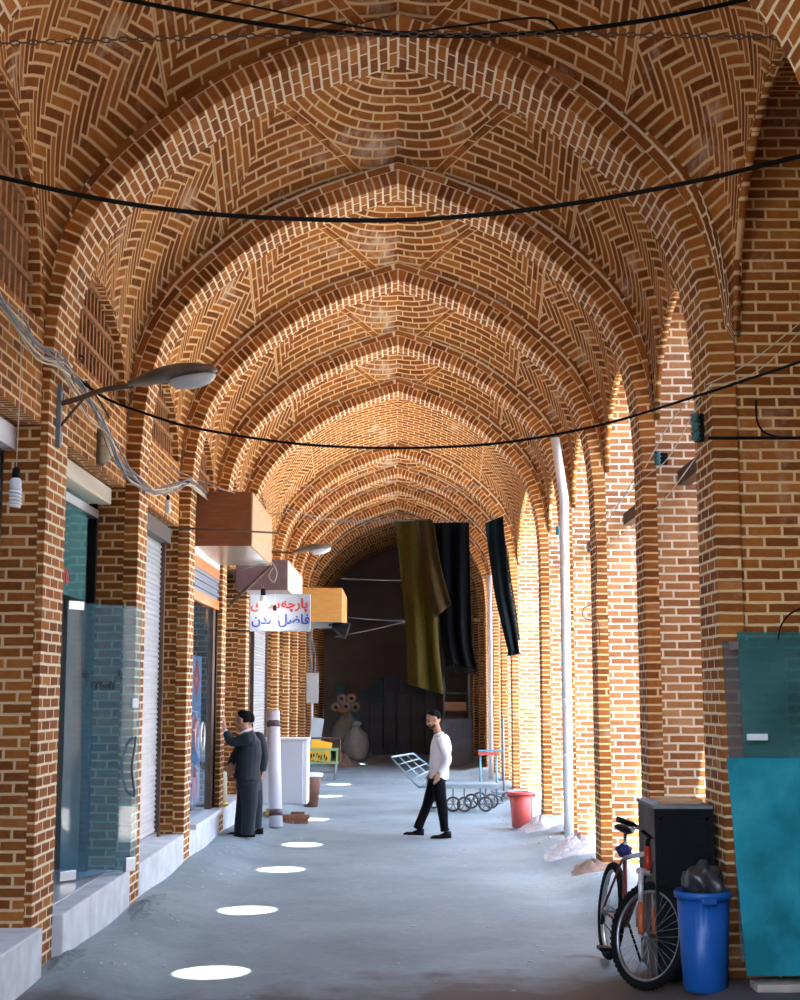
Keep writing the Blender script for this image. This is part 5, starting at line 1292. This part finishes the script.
# front leg = his right (far) leg, rear = left leg
knR, anR = wp(427, 806, .09), wp(417.5, 829.5, .09); knL, anL = wp(442, 806, -.09), wp(444.5, 831.0, -.09)
chest = wp(440.5, 750)
tub = [([pel, chest, neck - V_((0, 0, .06))], [.10, .11, .07], 1.25), ([neck - V_((0, 0, .06)), neck, hc - V_((-.02, 0, .06))], [.055, .050, .050], 1.0),
       ([shL, elL, wrL], [.045, .036, .024], 1), ([shR, elR, wrR], [.045, .036, .024], 1), ([chest + V_((0, 0, .04)), shL], [.06, .045], 1), ([chest + V_((0, 0, .04)), shR], [.06, .045], 1),
       ([pel, hipL, knL, anL + V_((0, 0, .0))], [.08, .075, .045, .033], 1), ([pel, hipR, knR, anR], [.08, .075, .045, .033], 1)]
tub += hand_parts(wrL, V_((-.25, .05, -1)), V_((-.2, 1, 0)), V_((-1, 0, 0)), .4) + hand_parts(wrR, V_((-.2, 0, -1)), V_((-.3, -1, 0)), V_((-1, 0, 0)), .7)
body = fuse('body', tub, ells, .008, MSKIN, PM, 3)
face_details(body, hc, fr3)
# hair cap
def hair(parent, c, fr3, s=1.0, length=0.0, mat=None):
    r_, f, u, Rm = fr3; bm = bmesh.new(); bmesh.ops.create_uvsphere(bm, u_segments=28, v_segments=18, radius=1)
    dl = []
    for v in bm.verts:
        x, y, z = v.co
        if (z < -.05 + .55 * max(0, y) + (.35 if y > .55 else 0) and y > -.15) or z < -.62: dl.append(v); continue
        q = V_((x * .080, y * .100 - .012, z * .104 + .026)) * (1 + .035 * mnoise.noise(v.co * 5)); v.co = q
    bmesh.ops.delete(bm, geom=dl, context='VERTS'); bm.transform(Matrix.Translation(c) @ Rm.to_4x4())
    o = bobj('hair', bm, mat or MHAIR, parent, smooth=True); so_ = o.modifiers.new('s', 'SOLIDIFY'); so_.thickness = .012; so_.offset = -1; return o
hair(body, hc, fr3)
bm = bmesh.new(); r_, f, u, Rm = fr3
for t in [k / 14 for k in range(15)]:
    a = -1.25 + 2.5 * t; bmesh.ops.create_icosphere(bm, subdivisions=1, radius=.016, matrix=Matrix.Translation(hc + r_ * math.sin(a) * .058 + f * (.012 + math.cos(a) * .070) - u * (.072 + .018 * math.cos(a))))
bobj('beard', bm, plain('stubble', (.035, .022, .018), .9), body, smooth=True)
MSHIRT = plain('white_shirt', (.72, .72, .80), .75, noise=.03, nscale=30); MTRS = plain('black_trousers', (.004, .0045, .007), .8); MSHOE = plain('black_leather', (.004, .0035, .004), .35)
wst = wp(438.5, 774)
sh = [([wst - V_((0, 0, .06)), wp(439.5, 762), wp(441, 748), wp(440.5, 739), wp(439.5, 735)], [.128, .130, .138, .115, .070], 1.30),
      ([wp(440.5, 741, 0), shL + V_((0, 0, .01)), shL.lerp(elL, .5), elL, elL.lerp(wrL, .6), wrL + V_((.01, 0, .02))], [.07, .068, .060, .052, .044, .038], 1), ([wp(440, 741, 0), shR, elR, wrR + V_((.01, 0, .02))], [.07, .066, .052, .040], 1)]
so_ = fuse('shirt', sh, [], .009, MSHIRT, PM, 5, disp=(.014, 9, 5))
bobj('collar', tb(smooth_path([neck + V_((-.052, -.035, -.035)), neck + V_((.0, -.062, -.012)), neck + V_((.055, -.02, .002)), neck + V_((.055, .02, .002)), neck + V_((0, .062, -.012)), neck + V_((-.052, .035, -.035))], 4), .014, 8), MSHIRT, so_)
tr = [([wst + V_((0, 0, -.03)), pel - V_((0, 0, .05))], [.118, .122], 1.25), ([hipL + V_((0, 0, .03)), hipL.lerp(knL, .5), knL, knL.lerp(anL, .6), anL - V_((0, 0, .0))], [.098, .088, .070, .062, .060], 1), ([hipR + V_((0, 0, .03)), hipR.lerp(knR, .5), knR, knR.lerp(anR, .6), anR - V_((0, 0, .0))], [.098, .088, .070, .062, .060], 1)]
fuse('trousers', tr, [], .009, MTRS, PM, 5, disp=(.012, 7, 4))
shoe(PM, V_((anL.x + .01, anL.y, .012)), V_((-1, -.12, -.02)), MSHOE); shoe(PM, V_((anR.x + .01, anR.y, .030)), V_((-1, -.05, .03)), MSHOE)

# ---- man in the dark suit looking into the doorway, and the one hidden behind him
def suit_man(label, Y, ankle_px, front=True):
    global Yw
    b = atY(ankle_px, 838, Y); g_ = ground(b.x, Y)
    P = empty('person', (b.x, Y, g_), 0, label, 'person')
    return P, b, g_
MSUIT = plain('navy_suit', (.013, .020, .031), .8, noise=.08); MSUIT2 = plain('charcoal_suit', (.018, .028, .040), .8, noise=.08)
Ys = 17.75; bs = atY(244, 838, Ys); gs = ground(bs.x, Ys)
PS = empty('person', (bs.x, Ys, gs), 0, 'man in a dark suit leaning on the left pilaster and peering into the shop', 'person')
def sp_(px, py, y=0.0):
    q = atY(px, py, Ys); return V_((q.x - bs.x, y, q.z - gs))
hc = sp_(242, 720.5); face = V_((-1, .12, -.06)); ells, fr3 = head_parts(hc, face)
neck = sp_(245.5, 731); chest = sp_(248, 748); pel = sp_(248, 779)
sN, sF = sp_(251, 738, -.19), sp_(247, 737, .19)           # near (his left) and far shoulder
eN, wN = sp_(234, 741.5, -.20), sp_(226.5, 731, -.12)
eF, wF = sp_(233, 758, .12), sp_(230.5, 766, .02)
hN, hF = sp_(250, 783, -.09), sp_(246, 783, .09); kN, aN = sp_(250, 808, -.10), sp_(248.5, 833, -.10); kF, aF = sp_(242, 808, .10), sp_(240, 832.5, .12)
tub = [([pel, chest, neck - V_((0, 0, .06))], [.085, .11, .07], 1.2), ([neck - V_((0, 0, .06)), neck, hc - V_((-.02, 0, .06))], [.058, .056, .054], 1.0),
       ([sN, eN, wN], [.045, .038, .026], 1), ([sF, eF, wF], [.045, .036, .026], 1), ([chest, sN], [.06, .045], 1), ([chest, sF], [.06, .045], 1),
       ([pel, hN, kN, aN], [.05, .062, .05, .035], 1), ([pel, hF, kF, aF], [.05, .062, .05, .035], 1)]
tub += hand_parts(wN, V_((-.12, .05, 1)), V_((-1, .3, 0)), V_((0, -1, .2)), .18) + hand_parts(wF, V_((-.1, 0, -1)), V_((-.2, 1, 0)), V_((-1, 0, 0)), .6)
body = fuse('body', tub, ells, .008, MSKIN2, PS, 3); face_details(body, hc, fr3); hair(body, hc, fr3)
bm = bmesh.new(); r_, f, u, Rm = fr3
tube(bm, [hc + f * .104 - u * .043 - r_ * .024, hc + f * .110 - u * .040, hc + f * .104 - u * .043 + r_ * .024], .007, 8); bobj('moustache', bm, MHAIR, body)
jk = [([sp_(247, 779), sp_(248, 766), sp_(248.5, 752), sp_(248.5, 742), sp_(247.5, 735)], [.168, .155, .158, .145, .085], 1.25),
      ([sp_(248, 741, 0), sN, sN.lerp(eN, .5), eN, eN.lerp(wN, .5), wN + (eN - wN) * .15], [.09, .082, .072, .062, .054, .046], 1), ([sp_(248, 741, 0), sF, eF, wF + V_((0, 0, .03))], [.09, .08, .058, .046], 1)]
jo = fuse('jacket', jk, [], .009, MSUIT, PS, 5, disp=(.016, 7, 4))
bobj('shirt_collar', tb(smooth_path([neck + V_((-.068, -.03, -.045)), neck + V_((-.01, -.066, -.005)), neck + V_((.055, -.02, .018)), neck + V_((.055, .02, .018)), neck + V_((-.01, .066, -.005)), neck + V_((-.068, .03, -.045))], 4), .016, 8), MSHIRT, jo)
bobj('cuff', tb([wN + (eN - wN) * .12, wN + (eN - wN) * -.02], .034, 12), MSHIRT, jo)
tr = [([sp_(248.5, 762), sp_(248.5, 776), sp_(248.5, 790)], [.12, .155, .15], 1.15), ([hN, hN.lerp(kN, .5), kN, kN.lerp(aN, .6), aN - V_((0, 0, .01))], [.118, .108, .095, .092, .090], 1), ([hF, hF.lerp(kF, .5), kF, kF.lerp(aF, .6), aF - V_((0, 0, .01))], [.118, .108, .092, .088, .085], 1)]
fuse('trousers', tr, [], .009, MSUIT, PS, 5, disp=(.014, 6, 3))
shoe(PS, V_((aN.x + .02, aN.y, .004)), V_((-1, -.10, 0)), MSHOE); shoe(PS, V_((aF.x + .02, aF.y, .004)), V_((-1, -.05, 0)), MSHOE)
# second man, hidden behind the first except for his arm, hand and leg
Yq = 18.35; bq = atY(255, 834, Yq); gq = ground(bq.x, Yq)
PQ = empty('person', (bq.x, Yq, gq), 0, 'second dark-suited man mostly hidden behind the first, one arm hanging', 'person')
def qp(px, py, y=0.0):
    q = atY(px, py, Yq); return V_((q.x - bq.x, y, q.z - gq))
hc = qp(246, 721, .05); ells, fr3 = head_parts(hc, V_((-1, .1, -.1)), s=.92); neck = qp(250.5, 733, .04); chest = qp(253, 748, .03); pel = qp(252.5, 780)
s1_, e1, w1 = qp(260, 738, -.12), qp(264.5, 757, -.13), qp(263.5, 773, -.12); s2_, e2, w2 = qp(250, 738, .18), qp(244, 757, .2), qp(236, 766, .15)
k1, a1 = qp(257, 806, -.08), qp(256.5, 830, -.08); k2, a2 = qp(249, 806, .10), qp(248, 830, .10); h1, h2_ = qp(255.5, 784, -.08), qp(250, 784, .09)
tub = [([pel, chest, neck - V_((0, 0, .05))], [.10, .11, .07], 1.2), ([neck - V_((0, 0, .06)), neck, hc - V_((0, 0, .05))], [.05, .05, .05], 1), ([s1_, e1, w1], [.045, .036, .025], 1), ([s2_, e2, w2], [.045, .036, .025], 1), ([chest, s1_], [.06, .045], 1), ([chest, s2_], [.06, .045], 1), ([pel, h1, k1, a1], [.08, .075, .045, .033], 1), ([pel, h2_, k2, a2], [.08, .075, .045, .033], 1)]
tub += hand_parts(w1, V_((-.12, 0, -1)), V_((-1, 0, 0)), V_((-.3, -1, 0)), .55) + hand_parts(w2, V_((-1, 0, -.3)), V_((0, -1, 0)), V_((0, 0, 1)), .5)
body = fuse('body', tub, ells, .008, MSKIN2, PQ, 3); face_details(body, hc, fr3, .92); hair(body, hc, fr3, .92)
fuse('jacket', [([qp(253, 777), qp(253, 760), qp(254, 744), qp(252, 736)], [.14, .135, .13, .08], 1.2), ([qp(253, 742, 0), s1_, e1, w1 + V_((0, 0, .03))], [.085, .078, .062, .048], 1), ([qp(253, 742, 0), s2_, e2, w2], [.085, .078, .058, .046], 1)], [], .010, MSUIT2, PQ, 5, disp=(.014, 7, 4))
fuse('trousers', [([qp(253, 774), qp(253, 786)], [.125, .12], 1.2), ([h1, k1, a1 + V_((0, 0, .02))], [.10, .082, .075], 1), ([h2_, k2, a2 + V_((0, 0, .02))], [.10, .082, .075], 1)], [], .010, MSUIT, PQ, 5, disp=(.012, 6, 3))
shoe(PQ, V_((a1.x + .02, a1.y, .004)), V_((-1, -.1, 0)), MSHOE); shoe(PQ, V_((a2.x + .02, a2.y, .004)), V_((-1, 0, 0)), MSHOE)
# ================================================================== LIGHT, CAMERA
w = bpy.data.worlds.new('World'); bpy.context.scene.world = w; w.use_nodes = True
nt = w.node_tree; nt.nodes.clear()
sk = nt.nodes.new('ShaderNodeTexSky'); sk.sky_type = 'NISHITA'; sk.sun_disc = False
sk.sun_elevation = math.radians(65); sk.sun_rotation = math.radians(145); sk.air_density = 1; sk.dust_density = .6
bg = nt.nodes.new('ShaderNodeBackground'); bg.inputs[1].default_value = .8
ow = nt.nodes.new('ShaderNodeOutputWorld'); hs = nt.nodes.new('ShaderNodeHueSaturation'); hs.inputs['Saturation'].default_value = .85; nt.links.new(sk.outputs[0], hs.inputs['Color']); nt.links.new(hs.outputs[0], bg.inputs[0]); nt.links.new(bg.outputs[0], ow.inputs[0])
sd = bpy.data.lights.new('sun', 'SUN'); sd.energy = 10; sd.angle = math.radians(.6); sd.color = (1, .95, .86)
so = bpy.data.objects.new('sun', sd); C.objects.link(so)
dirv = Vector((-SUNOFF.x, -SUNOFF.y, -6.95)).normalized()
so.rotation_euler = dirv.to_track_quat('-Z', 'Y').to_euler()
cd = bpy.data.cameras.new('camera'); co = bpy.data.objects.new('camera', cd); C.objects.link(co)
cd.sensor_fit = 'VERTICAL'; cd.sensor_height = 24; cd.sensor_width = 24; cd.lens = F / 1000 * 24
cd.shift_x = 2 / 1000
co.location = (0, 0, CH); co.rotation_euler = (PI / 2 + TH, 0, 0); cd.clip_end = 200
sc = bpy.context.scene; sc.camera = co
sc.view_settings.view_transform = 'Standard'; sc.view_settings.look = 'None'; sc.view_settings.exposure = 2.15; sc.view_settings.gamma = 1
sc.view_settings.use_curve_mapping = False
